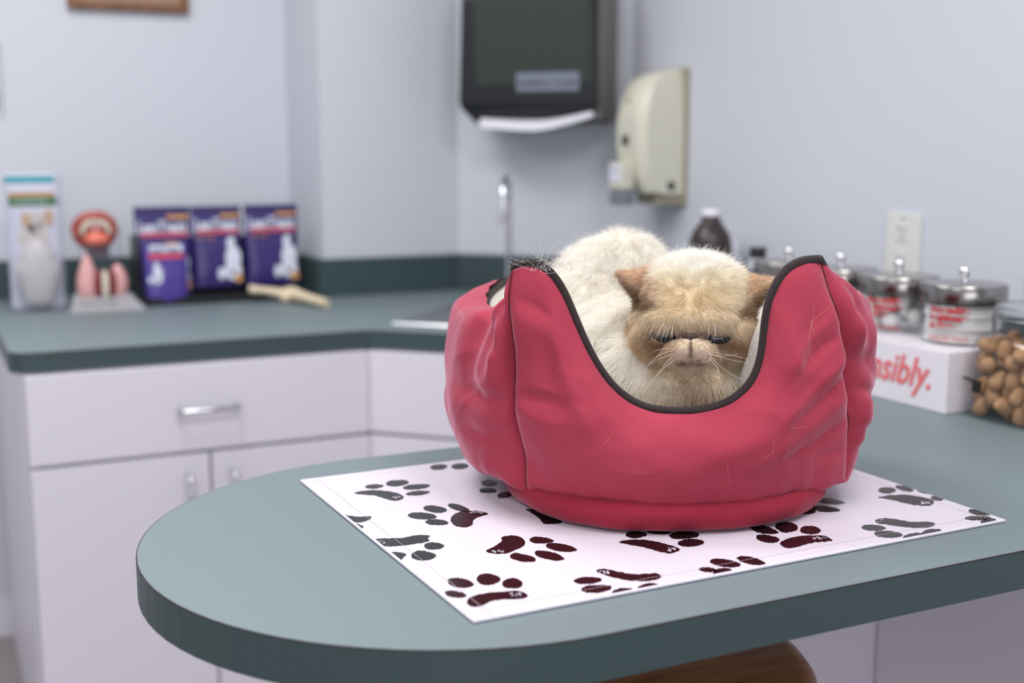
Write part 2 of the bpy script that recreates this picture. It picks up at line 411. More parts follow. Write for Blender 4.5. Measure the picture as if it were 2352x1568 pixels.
def toe(f, x, y, rx, ry, rot=0):
    a = math.radians(rot); pts = []
    for k in range(12):
        t = 2 * PI * k / 12; px_, py_ = rx * math.cos(t) * (1 + .1 * math.cos(t)) * (1 + rng.normal(0, .03)), ry * math.sin(t) * (1 + rng.normal(0, .05))
        pts.append((x + px_ * math.cos(a) - py_ * math.sin(a), y + px_ * math.sin(a) + py_ * math.cos(a)))
    blob(f, pts)
T7 = [(511, 221, 62, 15, -3), (660, 199, 77, 21, -5), (787, 224, 90, 17, -5), (797, 266, 80, 15, -5),
      (910, 370, 80, 22, 5), (1065, 360, 75, 20, 15), (823, 415, 95, 22, 3), (920, 457, 77, 21, 3),
      (902, 613, 67, 24, 0), (830, 677, 80, 33, 0), (1608, 575, 82, 21, 3), (1735, 622, 105, 25, 8), (1485, 690, 87, 26, 10), (1657, 675, 97, 27, 12),
      (1075, 855, 85, 32, 8), (1258, 832, 78, 38, 3), (1420, 862, 68, 36, 0), (1045, 930, 72, 22, 8),
      (935, 93, 58, 18, -3), (1075, 88, 58, 20, -5), (1268, 200, 55, 22, 0), (1260, 247, 58, 18, 0), (1370, 278, 50, 20, -8)]
P7 = [[(385, 262), (440, 250), (520, 246), (600, 252), (660, 262), (700, 280), (708, 295), (690, 308), (650, 315), (610, 308), (570, 296), (520, 282), (460, 276), (410, 272)],
      [(1018, 440), (1040, 405), (1090, 385), (1150, 382), (1220, 386), (1268, 402), (1240, 412), (1195, 425), (1168, 445), (1160, 475), (1120, 490), (1080, 488), (1040, 475)],
      [(288, 405), (350, 412), (420, 422), (490, 418), (490, 435), (440, 455), (400, 458), (340, 455), (310, 430)],
      [(355, 462), (400, 465), (443, 485), (430, 500), (405, 508), (375, 488)],
      [(505, 572), (560, 565), (700, 560), (790, 543), (880, 545), (868, 562), (875, 580), (800, 597), (700, 610), (640, 616), (560, 612), (520, 598)],
      [(610, 662), (650, 652), (725, 665), (705, 690), (680, 715), (640, 695)], [(548, 622), (598, 630), (582, 652), (560, 640)],
      [(1250, 645), (1290, 625), (1330, 600), (1355, 580), (1355, 555), (1400, 545), (1460, 548), (1500, 570), (1508, 600), (1480, 625), (1440, 640), (1400, 658), (1340, 665), (1280, 660)],
      [(1125, 975), (1160, 945), (1240, 925), (1340, 915), (1440, 908), (1500, 918), (1527, 942), (1510, 955), (1460, 962), (1360, 965), (1290, 975), (1240, 1000), (1190, 1015), (1140, 1005)],
      [(1515, 372), (1590, 372), (1620, 395), (1680, 425), (1750, 450), (1740, 465), (1680, 468), (1630, 465), (1600, 430), (1540, 390)]]
T8 = [(355, 420, 55, 18, 0), (470, 403, 65, 14, 3), (600, 423, 78, 20, -3), (635, 462, 70, 19, -3),
      (1010, 393, 72, 20, 12), (1128, 381, 58, 27, 5), (1250, 396, 53, 22, 3), (1030, 440, 60, 20, 8),
      (1350, 248, 72, 14, 5), (1325, 287, 75, 15, 5), (1210, 295, 65, 18, 5), (1140, 265, 40, 8, -10),
      (1645, 192, 45, 16, 0), (1735, 182, 48, 13, 12), (1838, 196, 38, 12, 12), (1905, 232, 35, 13, 5),
      (1575, 384, 62, 16, 3), (1648, 418, 72, 18, 3), (1780, 430, 55, 18, -8), (1875, 408, 52, 16, -8),
      (2120, 305, 60, 15, 8), (2110, 335, 70, 12, 0), (2165, 350, 40, 13, -8),
      (725, 600, 48, 12, 5), (812, 565, 80, 20, 8), (945, 553, 75, 18, 12), (800, 612, 50, 20, -8),
      (105, 655, 72, 18, -3), (150, 698, 80, 20, -3), (285, 712, 55, 17, -8), (420, 688, 55, 18, -8)]
P8 = [[(275, 460), (310, 448), (380, 445), (460, 455), (540, 475), (583, 495), (570, 508), (530, 516), (470, 505), (400, 485), (330, 472)],
      [(1100, 465), (1140, 440), (1230, 425), (1320, 425), (1368, 448), (1340, 455), (1280, 460), (1230, 470), (1180, 485), (1130, 488)],
      [(1602, 230), (1660, 218), (1740, 215), (1820, 225), (1880, 240), (1888, 260), (1860, 272), (1800, 268), (1740, 258), (1680, 242)],
      [(1590, 345), (1640, 335), (1710, 345), (1780, 355), (1850, 352), (1895, 365), (1870, 380), (1800, 385), (1720, 378), (1650, 368), (1600, 360)],
      [(155, 605), (190, 595), (250, 605), (320, 620), (400, 622), (460, 617), (490, 633), (460, 650), (400, 660), (320, 655), (250, 640), (180, 620)]]
for t_ in T7: toe(c7, *t_)
for p_ in P7: blob(c7, p_)
for t_ in T8: toe(c8, *t_)
for p_ in P8: blob(c8, p_)
def flecks(f, x, y, w, h, n):
    for _ in range(n):
        a = rng.uniform(0, 2 * PI); q = (x + rng.uniform(-w, w), y + rng.uniform(-h, h)); L, wd = rng.uniform(6, 14), rng.uniform(2, 4)
        blob(f, [(q[0] + L * math.cos(a), q[1] + .5 * L * math.sin(a)), (q[0] - wd * math.sin(a), q[1] + wd * math.cos(a)), (q[0] - L * math.cos(a), q[1] - .5 * L * math.sin(a)), (q[0] + wd * math.sin(a), q[1] - wd * math.cos(a))], .8, 0, PZ + .00025, 3)
for a_ in [(660, 296, 24, 7, 8), (1190, 393, 45, 4, 12), (545, 590, 35, 8, 12), (1325, 650, 40, 7, 12), (1445, 935, 35, 9, 10)]: flecks(c7, *a_)
for a_ in [(540, 497, 22, 7, 8), (1300, 440, 32, 6, 9), (1850, 258, 20, 4, 5), (1625, 350, 20, 6, 6), (195, 612, 28, 8, 10)]: flecks(c8, *a_)
# dashed stitching inside the hem
def stitch(p0, p1, n):
    for i in range(n):
        a = p0 + (p1 - p0) * (i / n); b = p0 + (p1 - p0) * ((i + .68) / n); d = (b - a) / np.linalg.norm(b - a); w = np.array([-d[1], d[0]]) * .00032
        vs = [mm.bm.verts.new((*q, PZ + .0006)) for q in (a - w, b - w, b + w, a + w)]; fc = mm.bm.faces.new(vs); fc.material_index = 2
stitch(mat_uv(0, .035), mat_uv(1, .035), 150); stitch(mat_uv(.028, 0), mat_uv(.028, 1), 110); stitch(mat_uv(.972, 0), mat_uv(.972, 1), 110); stitch(mat_uv(0, .965), mat_uv(1, .965), 150)
matob = mm.out('place_mat', [M['matw'], M['ink'], M['thread']], fixn=False)
tag(matob, 'white rectangular mat printed with dark paw prints under the red pet bed', 'mat')
# ------------------------------------------------------------------ pet bed
BC = np.array([.748, 1.159]); FHh = FH[:2]; RTh = RT[:2]
def bdir(phi): return -FHh * math.cos(phi) + RTh * math.sin(phi)
SEAM = [math.radians(a) for a in (-36, 54, 144, 234)]
def hit_cyl(x, y, r):
    d = ray(x, y); o = CAM[:2] - BC; a = d[:2] @ d[:2]; b = o @ d[:2]; c = o @ o - r * r
    D = b * b - a * c; t = (-b - math.sqrt(max(D, 0))) / a; return CAM + d * t
trace = [(1180, 611), (1212, 606), (1240, 611), (1264, 628), (1290, 664), (1312, 712), (1337, 772), (1367, 832), (1402, 882), (1442, 917), (1490, 939), (1550, 946), (1610, 943), (1660, 930), (1702, 904), (1734, 862), (1750, 806), (1757, 745), (1766, 695), (1785, 650), (1812, 616), (1848, 600), (1882, 597)]
def rr_of(x):
    xs = [1180, 1300, 1450, 1650, 1760, 1882]; ys = [.238, .212, .196, .196, .205, .214]; return float(np.interp(x, xs, ys))
front = [hit_cyl(x, y, rr_of(x)) for x, y in trace]
def phi_of(p): 
    v = np.array(p[:2]) - BC; return math.atan2(v @ RTh, -(v @ FHh))
ph0, ph1 = phi_of(front[0]), phi_of(front[-1])
def resample(pts, n):
    pts = np.array(pts, float)
    for _ in range(2):                          # catmull smoothing then arc length
        q = []
        for i in range(len(pts) - 1):
            p0, p1, p2, p3 = pts[max(i - 1, 0)], pts[i], pts[i + 1], pts[min(i + 2, len(pts) - 1)]
            q.append(p1); q.append(.5 * (2 * p1 + (p2 - p0) * .5 + (2 * p0 - 5 * p1 + 4 * p2 - p3) * .25 + (3 * p1 - p0 - 3 * p2 + p3) * .125))
        q.append(pts[-1]); pts = np.array(q)
    s = np.r_[0, np.cumsum(np.linalg.norm(np.diff(pts, axis=0), axis=1))]
    t = np.linspace(0, s[-1], n); return np.array([np.interp(t, s, pts[:, k]) for k in range(3)]).T
NF, NS = 170, 110
rimF = resample(front, NF + 1)
ph0, ph1 = phi_of(rimF[0]), phi_of(rimF[-1])
# rear three panels: low dips between tall corners
ctrl = []
angs = np.linspace(ph1, ph0 + 2 * PI, 31)
corner = [(ph1, rimF[-1][2], .214), (ph1 + .25, 1.148, .205), (math.radians(99), 1.120, .190), (math.radians(144), 1.135, .196), (math.radians(189), 1.105, .185), (math.radians(234), 1.135, .196), (math.radians(279), 1.108, .190), (ph0 + 2 * PI - .13, 1.120, .190), (ph0 + 2 * PI, rimF[0][2], .238)]
for a in angs:
    z = np.interp(a, [c[0] for c in corner], [c[1] for c in corner]); r = np.interp(a, [c[0] for c in corner], [c[2] for c in corner])
    d = bdir(a); ctrl.append([*(BC + d * r), z])
ctrl[0] = rimF[-1]; ctrl[-1] = rimF[0]
rimB = resample(ctrl, 3 * NS + 1)
RIM = np.vstack([rimF[:-1], rimB[:-1]]); NU = len(RIM)
# panel coordinate: which panel, position 0..1 inside it
pan = []
for i in range(NU):
    if i < NF: pan.append((0, i / NF))
    else: k = (i - NF) // NS; pan.append((1 + k, ((i - NF) % NS) / NS))
NV = 90; ZB = CT + .031
FOLDS = [(0, 0, 1.046, .05, .060, .0065, -.011), (0, 0, 1.030, -.05, .060, .008, .006), (0, 0, 1.150, -.55, .05, .006, -.006), (0, 0, 1.135, -.6, .06, .009, .004),
    (0, 0, .965, -.25, .045, .006, -.006), (0, 1, 1.135, -.75, .075, .007, .0055), (0, 1, 1.115, -.7, .06, .006, -.006), (0, 1, 1.090, -.65, .09, .007, .0055), (0, 1, 1.070, -.6, .08, .006, -.006), (0, 1, 1.045, -.5, .09, .008, .005), (0, 1, 1.018, -.35, .09, .007, -.006), (0, 1, .985, -.1, .06, .007, -.005),
    (3, 1, 1.128, .02, .07, .009, -.009), (3, 1, 1.108, .0, .08, .010, .004), (3, 1, 1.088, .08, .09, .009, -.008), (3, 1, 1.058, .05, .10, .010, .005), (3, 1, 1.036, .02, .10, .010, -.009), (3, 1, .998, -.05, .09, .010, -.008), (3, 1, .972, -.1, .06, .008, -.006),
    (1, 0, 1.120, -.25, .07, .008, -.008), (1, 0, 1.080, -.2, .09, .009, -.007), (1, 0, 1.045, -.25, .08, .008, -.007), (1, 0, 1.00, -.25, .08, .009, -.008), (1, 0, .975, .0, .05, .008, -.008)]
Vc = np.zeros((NU, NV + 1, 3))
for i in range(NU):
    k, s = pan[i]; R0 = RIM[i]
    a0 = phi_of(R0) if k == 0 else None
    sa, sb = (ph0, ph1) if k == 0 else (SEAM[k], SEAM[(k + 1) % 4] + (2 * PI if k == 3 else 0))
    if k == 1: sa = ph1
    if k == 3: sb = ph0 + 2 * PI
    # base follows panel fraction evenly
    A0, A1 = math.radians(-46), math.radians(60); phb = A0 + (A1 - A0) * s if k == 0 else (A1 if k == 1 else SEAM[k]) + ((sb if k != 3 else A0 + 2 * PI) - (A1 if k == 1 else SEAM[k])) * s
    d = bdir(phb); pil = 1 - abs(2 * s - 1) ** 3.2
    rb = .197 + .010 * pil * (1 if k else .5) + .030 * math.exp(-(((phb - A1 + PI) % (2 * PI) - PI) / .22) ** 2) + .006 * math.exp(-(((phb - A0 + PI) % (2 * PI) - PI) / .2) ** 2)
    P0 = np.array([*(BC + d * rb), ZB]); H = R0[2] - ZB
    ds = min(s, 1 - s) * (.33 if k == 0 else .30)          # metres from the seam
    rad = R0[:2] - BC; rad = rad / np.linalg.norm(rad)
    for j in range(NV + 1):
        v = j / NV; base = P0 * (1 - v) + R0 * v
        n2 = d * (1 - v) + rad * v; n2 /= np.linalg.norm(n2)
        B = (.021 + .021 * pil) * (.55 + .45 * min(1, H / .2)) * (math.sin(PI * min(1, v ** 1.22)) ** .55)
        if k == 3: B *= 1.14
        if k == 1: B *= 1.05
        up = -.012 * math.sin(PI * v) * (1 if v < .3 else 0)
        p = base + np.array([*(n2 * B), 0])
        # lower roll tucks under
        p[2] += -.004 * math.exp(-((v - .06) / .06) ** 2)
        env = math.sin(PI * v) ** .5
        w = noise.noise((p[0] * 11, p[1] * 11, p[2] * 16 + 5)) * .0075 + noise.noise((p[0] * 22, p[1] * 22, p[2] * 30)) * .0030 + noise.noise((p[0] * 50, p[1] * 50, p[2] * 60)) * .0006
        rg = 1 - abs(noise.noise((p[0] * 13 + p[2] * 9, p[1] * 13 + 3, p[2] * 17 - s * 2 + k))) * 2; w += .0012 * max(0, rg) ** 4
        side = 1 if s < .5 else -1
        zf = p[2] * 56 + side * ds * 20 + 2.0 * noise.noise((p[2] * 9 + k * 7, ds * 8, side * 3 + k)) + k * 1.7
        rip = (.0105 if k in (1, 3) else .0085) * math.exp(-ds / (.055 if k in (1, 3) else .035)) * math.sin(zf) * (1 - .75 * math.exp(-(ds / .012) ** 2)) * (.6 + .7 * noise.noise((p[2] * 12, k * 3.1, side)))
        # long diagonal drag folds rising to the peaks
        dr = .0062 * math.exp(-((v - .8) / .22) ** 2) * math.sin(ds * 120 + v * 9) * math.exp(-ds / .07)
        crease = -.0105 * math.exp(-(ds / .0065) ** 1.3) * env - .004 * math.exp(-ds / .02) * env
        hem = .0014 * math.sin(i * .42 + 2 * noise.noise((i * .05, 0, 0))) * math.exp(-(v / .12)) + .0010 * math.sin(i * .55) * math.exp(-((1 - v) / .05))
        fo = 0.
        for (fk, fe, fz, fs, fl_, fw_, fa) in FOLDS:
            if fk == k:
                dd = (s if fe == 0 else 1 - s) * (.33 if k == 0 else .30)
                fo += fa * math.exp(-((p[2] - (fz + fs * dd + .004 * noise.noise((dd * 30, fz * 50, 1)))) / fw_) ** 2) * math.exp(-(dd / fl_) ** 2) * (1 - math.exp(-(dd / .014) ** 2)) * (.85 if k == 3 else .72)
        if k in (1, 3): p[2] += (.029 * (1 - abs(2 * s - 1) ** 6) if k == 3 else .022 * (1 - abs(2 * s - 1) ** 9)) * math.exp(-((v - .84) / .16) ** 2)
        p[:2] += n2 * ((w + rip + dr) * env + crease + hem + fo * env)
        p[2] += .5 * w * env + .0025 * math.sin(i * .16) * math.exp(-v / .08)
        Vc[i, j] = p
bed = thing('pet_bed', (BC[0], BC[1], CT + .004), 'rose red velour pet bed with charcoal piping on the paw print mat', 'pet bed')
def grid_mesh(name, V, closed, m, parent, smooth=True):
    a, b, _ = V.shape; idx = np.arange(a * b).reshape(a, b); faces = []
    for i in range(a if closed else a - 1):
        i2 = (i + 1) % a
        for j in range(b - 1): faces.append((idx[i, j], idx[i2, j], idx[i2, j + 1], idx[i, j + 1]))
    me = bpy.data.meshes.new(name); me.from_pydata(V.reshape(-1, 3).tolist(), [], [tuple(int(x) for x in f) for f in faces]); me.validate()
    return link(name, me, m, parent, smooth)
BS = [0, NF, NF + NS, NF + 2 * NS, NF + 3 * NS]
for k in range(4):
    idx = [(BS[k] + q) % NU for q in range(BS[k + 1] - BS[k] + 1)]
    grid_mesh('wall_panel', Vc[idx], False, M['velvet'], bed)
# piping along the rim (thick round the front opening)
pip = [RIM[i] + np.array([0, 0, .001]) for i in range(NU)]
MB().tube([pip[i] for i in range(0, NU, 2)], .0044, 12, closed=True).out('piping', M['piping'], bed, True)
# raised seam cords
for k in range(4):
    i = BS[k]; MB().tube([Vc[i, j] + np.array([*((Vc[i, j][:2] - BC) / np.linalg.norm(Vc[i, j][:2] - BC) * .0006), 0]) for j in range(2, NV - 1, 2)], .0011, 6).out('seam', M['stringm'], bed, True)
# lining
Li = np.zeros((NU, 31, 3))
for i in range(NU):
    R0 = RIM[i]; v2 = R0[:2] - BC; r0 = np.linalg.norm(v2); d = v2 / r0
    for j in range(31):
        v = j / 30; zb = CT + .045; z = R0[2] * (1 - v) + zb * v; rin = r0 * (1 - v) + .135 * v
        H = R0[2] - zb; th = .012 * math.sin(PI * min(1, v * 1.1) ** .8) if v < .9 else .012 * math.sin(PI * .99)
        ww = .002 * noise.noise((d[0] * 9, d[1] * 9, z * 20))
        Li[i, j] = (*(BC + d * (rin - th + ww)), z + .0)
lin_ = grid_mesh('lining', Li, True, M['fleece'], bed)
fl = MB(); n_ = 48
fl.lathe((*BC, 0), [(.0, CT + .048), (.07, CT + .05), (.12, CT + .049), (.142, CT + .044), (.15, CT + .035), (.0, CT + .03)], n_)
fl.out('inner_cushion', M['fleece'], bed, True)
bsV = np.zeros((120, 13, 3))
for i in range(120):
    ph = 2 * PI * i / 120; d = bdir(ph); el = 1 + .02 * math.cos(4 * (ph - math.radians(9)) + PI)
    prof = [(.0, .0395), (.12, .039), (.175, .038), (.198, .034), (.2035, .029), (.2045, .024), (.203, .018), (.200, .013), (.196, .009), (.191, .0062), (.183, .0045), (.12, .004), (.0, .004)]
    for j, (r, z) in enumerate(prof):
        wob = .0022 * noise.noise((d[0] * 6, d[1] * 6, z * 40)) if 0 < j < 11 else 0
        bsV[i, j] = (*(BC - FHh * .042 + RTh * .004 + d * (r * .895 * el + wob)), CT + z)
grid_mesh('base_cushion', bsV, True, M['velvet2'], bed)
# ------------------------------------------------------------------ cat
def E(mb, px, py, d, r, tilt=0, seg=28, rg=18):
    ax = np.array([RT, UP, FW])
    if tilt:
        a = math.radians(tilt); ax = np.array([RT * math.cos(a) + UP * math.sin(a), -RT * math.sin(a) + UP * math.cos(a), FW])
    mb.ell(atD(px, py, d), r, ax, seg, rg); return mb
cb_ = MB()
E(cb_, 1400, 712, 1.500, (.079, .084, .07)); E(cb_, 1425, 690, 1.47, (.070, .080, .07)); E(cb_, 1345, 745, 1.45, (.058, .078, .07), -15)
E(cb_, 1400, 800, 1.42, (.072, .070, .075)); E(cb_, 1440, 840, 1.36, (.066, .066, .07)); E(cb_, 1500, 865, 1.30, (.058, .055, .055))
E(cb_, 1585, 890, 1.275, (.062, .050, .045)); E(cb_, 1650, 900, 1.32, (.048, .055, .06)); E(cb_, 1560, 800, 1.36, (.066, .06, .06)); E(cb_, 1530, 760, 1.40, (.06, .06, .06))
E(cb_, 1640, 830, 1.36, (.040, .05, .05)); E(cb_, 1480, 930, 1.32, (.05, .035, .05)); E(cb_, 1640, 950, 1.31, (.05, .03, .05))
# head
E(cb_, 1592, 690, 1.285, (.0600, .0470, .052)); E(cb_, 1594, 735, 1.272, (.0640, .0420, .050)); E(cb_, 1594, 770, 1.268, (.0630, .036, .046))
E(cb_, 1512, 778, 1.250, (.0275, .025, .026)); E(cb_, 1678, 783, 1.250, (.0275, .026, .026))
E(cb_, 1588, 735, 1.222, (.046, .0125, .016)); E(cb_, 1540, 742, 1.223, (.021, .0095, .013), 8); E(cb_, 1640, 746, 1.223, (.021, .0095, .013), -8)
E(cb_, 1560, 809, 1.209, (.0165, .0130, .014), 14); E(cb_, 1612, 811, 1.209, (.0165, .0130, .014), -14); E(cb_, 1586, 842, 1.222, (.0125, .0085, .011))
E(cb_, 1590, 712, 1.238, (.050, .026, .022)); E(cb_, 1590, 680, 1.252, (.050, .030, .030))
E(cb_, 1586, 776, 1.2115, (.0095, .0065, .008))
def ear(mb, A, B, T, dA, dB, dT, th=.011):
    a, b, t = atD(*A, dA), atD(*B, dB), atD(*T, dT); rings = []
    for k in range(9):
        f = k / 8; c0 = a + (t - a) * f; c1 = b + (t - b) * f; w = (c1 - c0); c = (c0 + c1) / 2; hw = np.linalg.norm(w) / 2 + .002
        e = w / (np.linalg.norm(w) + 1e-9) if f < 1 else e; bul = 1 + .16 * math.sin(PI * f); nn = np.cross(e, (t - (a + b) / 2)); nn /= np.linalg.norm(nn); tt = (th * (1 - f) + .0022) / 1
        rings.append([c + e * hw * bul * math.cos(2 * PI * q / 16) + nn * (tt * math.sin(2 * PI * q / 16) - .0015 * (math.cos(2 * PI * q / 16) ** 2) * (1 - f)) for q in range(16)])
    mb.loft(rings)
ear(cb_, (1517, 622), (1482, 700), (1420, 627), 1.290, 1.268, 1.268)
ear(cb_, (1694, 640), (1722, 712), (1778, 644), 1.290, 1.268, 1.268)
me0 = bpy.data.meshes.new('tmp'); bmesh.ops.recalc_face_normals(cb_.bm, faces=cb_.bm.faces); cb_.bm.to_mesh(me0); cb_.bm.free()
tmp = bpy.data.objects.new('tmp', me0); COL.objects.link(tmp)
md = tmp.modifiers.new('r', 'REMESH'); md.mode = 'VOXEL'; md.voxel_size = .0022
ms = tmp.modifiers.new('s', 'SMOOTH'); ms.factor = .5; ms.iterations = 7
dg = bpy.context.evaluated_depsgraph_get(); me1 = bpy.data.meshes.new_from_object(tmp.evaluated_get(dg)); bpy.data.objects.remove(tmp)
nv = len(me1.vertices); vco = np.empty(nv * 3, np.float32); me1.vertices.foreach_get('co', vco); vco = vco.reshape(-1, 3).astype(float)
nf = len(me1.polygons); me1.calc_loop_triangles(); ntri = len(me1.loop_triangles)
tri = np.empty(ntri * 3, np.int32); me1.loop_triangles.foreach_get('vertices', tri); tri = tri.reshape(-1, 3)
bvh = bvhtree.BVHTree.FromPolygons([Vector(v) for v in vco], tri.tolist())
def hit(px, py):
    d = ray(px, py); r = bvh.ray_cast(Vector(CAM), Vector(d / np.linalg.norm(d))); return (np.array(r[0]), np.array(r[1])) if r[0] else (None, None)
def to_px(P):
    q = P - CAM; z = q @ FW; return 1176 + FPX * (q @ RT) / z, 784 - FPX * (q @ UP) / z, z
hs = lambda a, b, x: np.clip((x - a) / (b - a), 0, 1) ** 2 * (3 - 2 * np.clip((x - a) / (b - a), 0, 1))
# fractal noise array helper
def nz(P, sc, seed=0):
    return np.array([noise.noise((p[0] * sc + seed, p[1] * sc, p[2] * sc)) for p in P])
HEADC = atD(1592, 735, 1.27)
def coat(P):
    """coat colour (linear) by place on the cat, with shade painted under the chin; head patches laid out on the face"""
    x, y, z = to_px(P); n = len(P); c = np.tile(np.array(lin((254, 247, 236))), (n, 1))
    def put(col, w): 
        nonlocal c; w = np.clip(w, 0, 1)[:, None]; c = c * (1 - w) + np.array(lin(col)) * w
    g = lambda cx, cy, rx, ry: np.exp(-(((x - cx) / rx) ** 2 + ((y - cy) / ry) ** 2))
    head = ((((x - 1596) / 156) ** 2 + ((y - 725) / 158) ** 2) < 1) & (z < 1.315) | ((z < 1.30) & (y < 720) & (x < 1545) & (x > 1400)) | ((z < 1.30) & (y < 725) & (x > 1660))
    hw = head.astype(float)
    put((253, 249, 240), hw)
    put((246, 228, 196), hw * hs(600, 690, y + .25 * np.abs(x - 1594)) * .75)
    put((230, 212, 184), hw * hs(640, 740, y + 10 * np.sin(x / 17)))
    put((236, 212, 172), hw * g(1585, 680, 60, 28) * .6)
    put((212, 186, 154), hw * (g(1478, 790, 34, 50) + g(1722, 795, 30, 50)) * .9)
    put((184, 148, 114), hw * (g(1512, 795, 34, 20) + g(1690, 802, 36, 24)) * .95)
    put((132, 94, 66), hw * (g(1518, 786, 22, 9) + g(1668, 790, 30, 10)) * .9)
    put((92, 62, 50), hw * (g(1527, 772, 30, 10) + g(1648, 776, 30, 10)) * .9)
    put((120, 88, 68), hw * g(1586, 768, 26, 9))
    put((206, 186, 170), hw * (g(1560, 812, 26, 18) + g(1612, 812, 26, 18)) * .9)
    put((186, 154, 122), hw * (g(1530, 808, 20, 18) + g(1646, 812, 22, 20)) * .8)
    put((216, 192, 178), hw * g(1586, 842, 16, 9) * .9)
    put((92, 58, 48), hw * (g(1586, 800, 4.5, 18) + g(1568, 830, 15, 5) + g(1604, 830, 15, 5)) * .95)
    eL = (z < 1.295) & (y < 708) & (x < 1515); eR = (z < 1.295) & (y < 728) & (x > 1690)
    put((222, 194, 166), eL * hs(1530, 1490, x)); put((222, 196, 168), eR * hs(1690, 1722, x))
    put((144, 118, 92), eL * hs(-4, 22, y - (628 + (x - 1423) * .62)) * .95)
    put((142, 116, 90), eR * hs(-4, 22, y - (645 + (1775 - x) * .62)) * .95)
    put((200, 178, 148), (1 - hw) * g(1605, 900, 100, 42) * .85); put((150, 122, 94), (1 - hw) * g(1625, 930, 95, 24) * .8)  # tan-brown chest fur, deepened by the head's shadow painted into the colour
    return c
# ---- eyes, nose: placed on the face surface
cat = thing('cat', tuple(atD(1560, 900, 1.33) * np.array([1, 1, 0]) + np.array([0, 0, CT + .05])), 'cream and tan flat-faced cat crouching in the red pet bed', 'cat')
catm = mat('cat_skin', (225, 210, 190), .9)
ntc = catm.node_tree; an = ntc.nodes.new('ShaderNodeAttribute'); an.attribute_name = 'coat'; ntc.links.new(an.outputs['Color'], ntc.nodes['Principled BSDF'].inputs['Base Color'])
ca = me1.attributes.new('coat', 'FLOAT_COLOR', 'POINT'); cc = coat(vco); ca.data.foreach_set('color', np.c_[cc * .92, np.ones(nv)].astype(np.float32).ravel())
link('body', me1, catm, cat, True)
def facepart(name, px, py, r, m, tilt=0, push=.0):
    P, N = hit(px, py); a = math.radians(tilt); ax = np.array([RT * math.cos(a) + UP * math.sin(a), -RT * math.sin(a) + UP * math.cos(a), FW])
    return MB().ell(P + FW * push, r, ax, 28, 18).out(name, m, cat, True)
facepart('eye', 1524, 771, (.0132, .0062, .0064), M['eye'], -12, -.0004)
facepart('eye', 1650, 777, (.0136, .0064, .0064), M['eye'], 8, -.0004)
nb = MB(); P, N = hit(1586, 772)
for dx, dy, rx, ry in ((0, -.0006, .0084, .0036), (0, -.0034, .0034, .0028)):
    nb.ell(P + RT * dx + UP * dy + FW * .0022, (rx, ry, .0035), np.array([RT, UP, FW]), 20, 12)
nb.out('nose', M['nose'], cat, True)
pts = []
for x, y in ((1586, 786), (1586, 796), (1586, 806), (1586, 815)):
    P, N = hit(x, y); pts.append(P + FW * .0001)
mo = MB(); mo.tube(pts, .0006, 6)
for sgn in (-1, 1):
    pts = []
    for x, y in ((0, 815), (9, 822), (18, 829), (26, 832)):
        P, N = hit(1586 + sgn * x, y); pts.append(P + FW * .0002)
    mo.tube(pts, .0005, 6)
mo.out('mouth_line', M['mouth'], cat, True)
# ---- fur
v0, v1, v2_ = vco[tri[:, 0]], vco[tri[:, 1]], vco[tri[:, 2]]
nrm = np.cross(v1 - v0, v2_ - v0); area = np.linalg.norm(nrm, axis=1) / 2; nrm /= (2 * area[:, None] + 1e-15)
cent = (v0 + v1 + v2_) / 3; X, Y, Z = to_px(cent)
headm = ((((X - 1596) / 156) ** 2 + ((Y - 725) / 158) ** 2) < 1) & (Z < 1.31)
earm = (Z < 1.298) & (Y < 728) & ((X < 1505) | (X > 1698)) & (Y > 590) & (Y < 725) & (((X - 1596) / 156) ** 2 + ((Y - 725) / 158) ** 2 < 1.8)
earm &= ~((X < 1505) & (Y > 705))
dens = np.where(headm | earm, 2.6, 1.0) * area
dens[cent[:, 2] < .96] = 0
def seeded(NH):
    f = rng.choice(ntri, NH, p=dens / dens.sum()); r1, r2 = rng.random(NH), rng.random(NH); q = np.sqrt(r1)
    return f, (1 - q)[:, None] * v0[f] + (q * (1 - r2))[:, None] * v1[f] + (q * r2)[:, None] * v2_[f]
NH = 210000
fi, RO = seeded(NH); NN = nrm[fi].copy()
px_, py_, pz_ = to_px(RO); hm = headm[fi]; em = earm[fi]
# keep eyes, nose clear
g = lambda cx, cy, rx, ry: (((px_ - cx) / rx) ** 2 + ((py_ - cy) / ry) ** 2)
keep = (g(1526, 774, 27, 11) > 1) & (g(1650, 780, 29, 11) > 1) & (g(1586, 775, 15, 5.5) > 1)
fi, RO, NN, px_, py_, pz_, hm, em = (a[keep] for a in (fi, RO, NN, px_, py_, pz_, hm, em)); NH = len(RO)
n1 = nz(RO, 45); n2 = nz(RO, 45, 9.3); n3 = nz(RO, 110, 4.1); n4 = nz(RO, 14, 2.2)
ln = np.where(hm, .0085, .0165) * (1 + .25 * n3)
ln = np.where(hm & (py_ < 650), .0125, ln)
ln = np.where(hm & (py_ > 760) & (np.abs(px_ - 1586) < 60), .0050, ln)
ln = np.where(hm & (np.abs(py_ - 752) < 12) & (np.abs(px_ - 1588) < 95), .0075, ln)
ln = np.where(em, .0078, ln)
ln *= rng.uniform(.65, 1.15, NH)
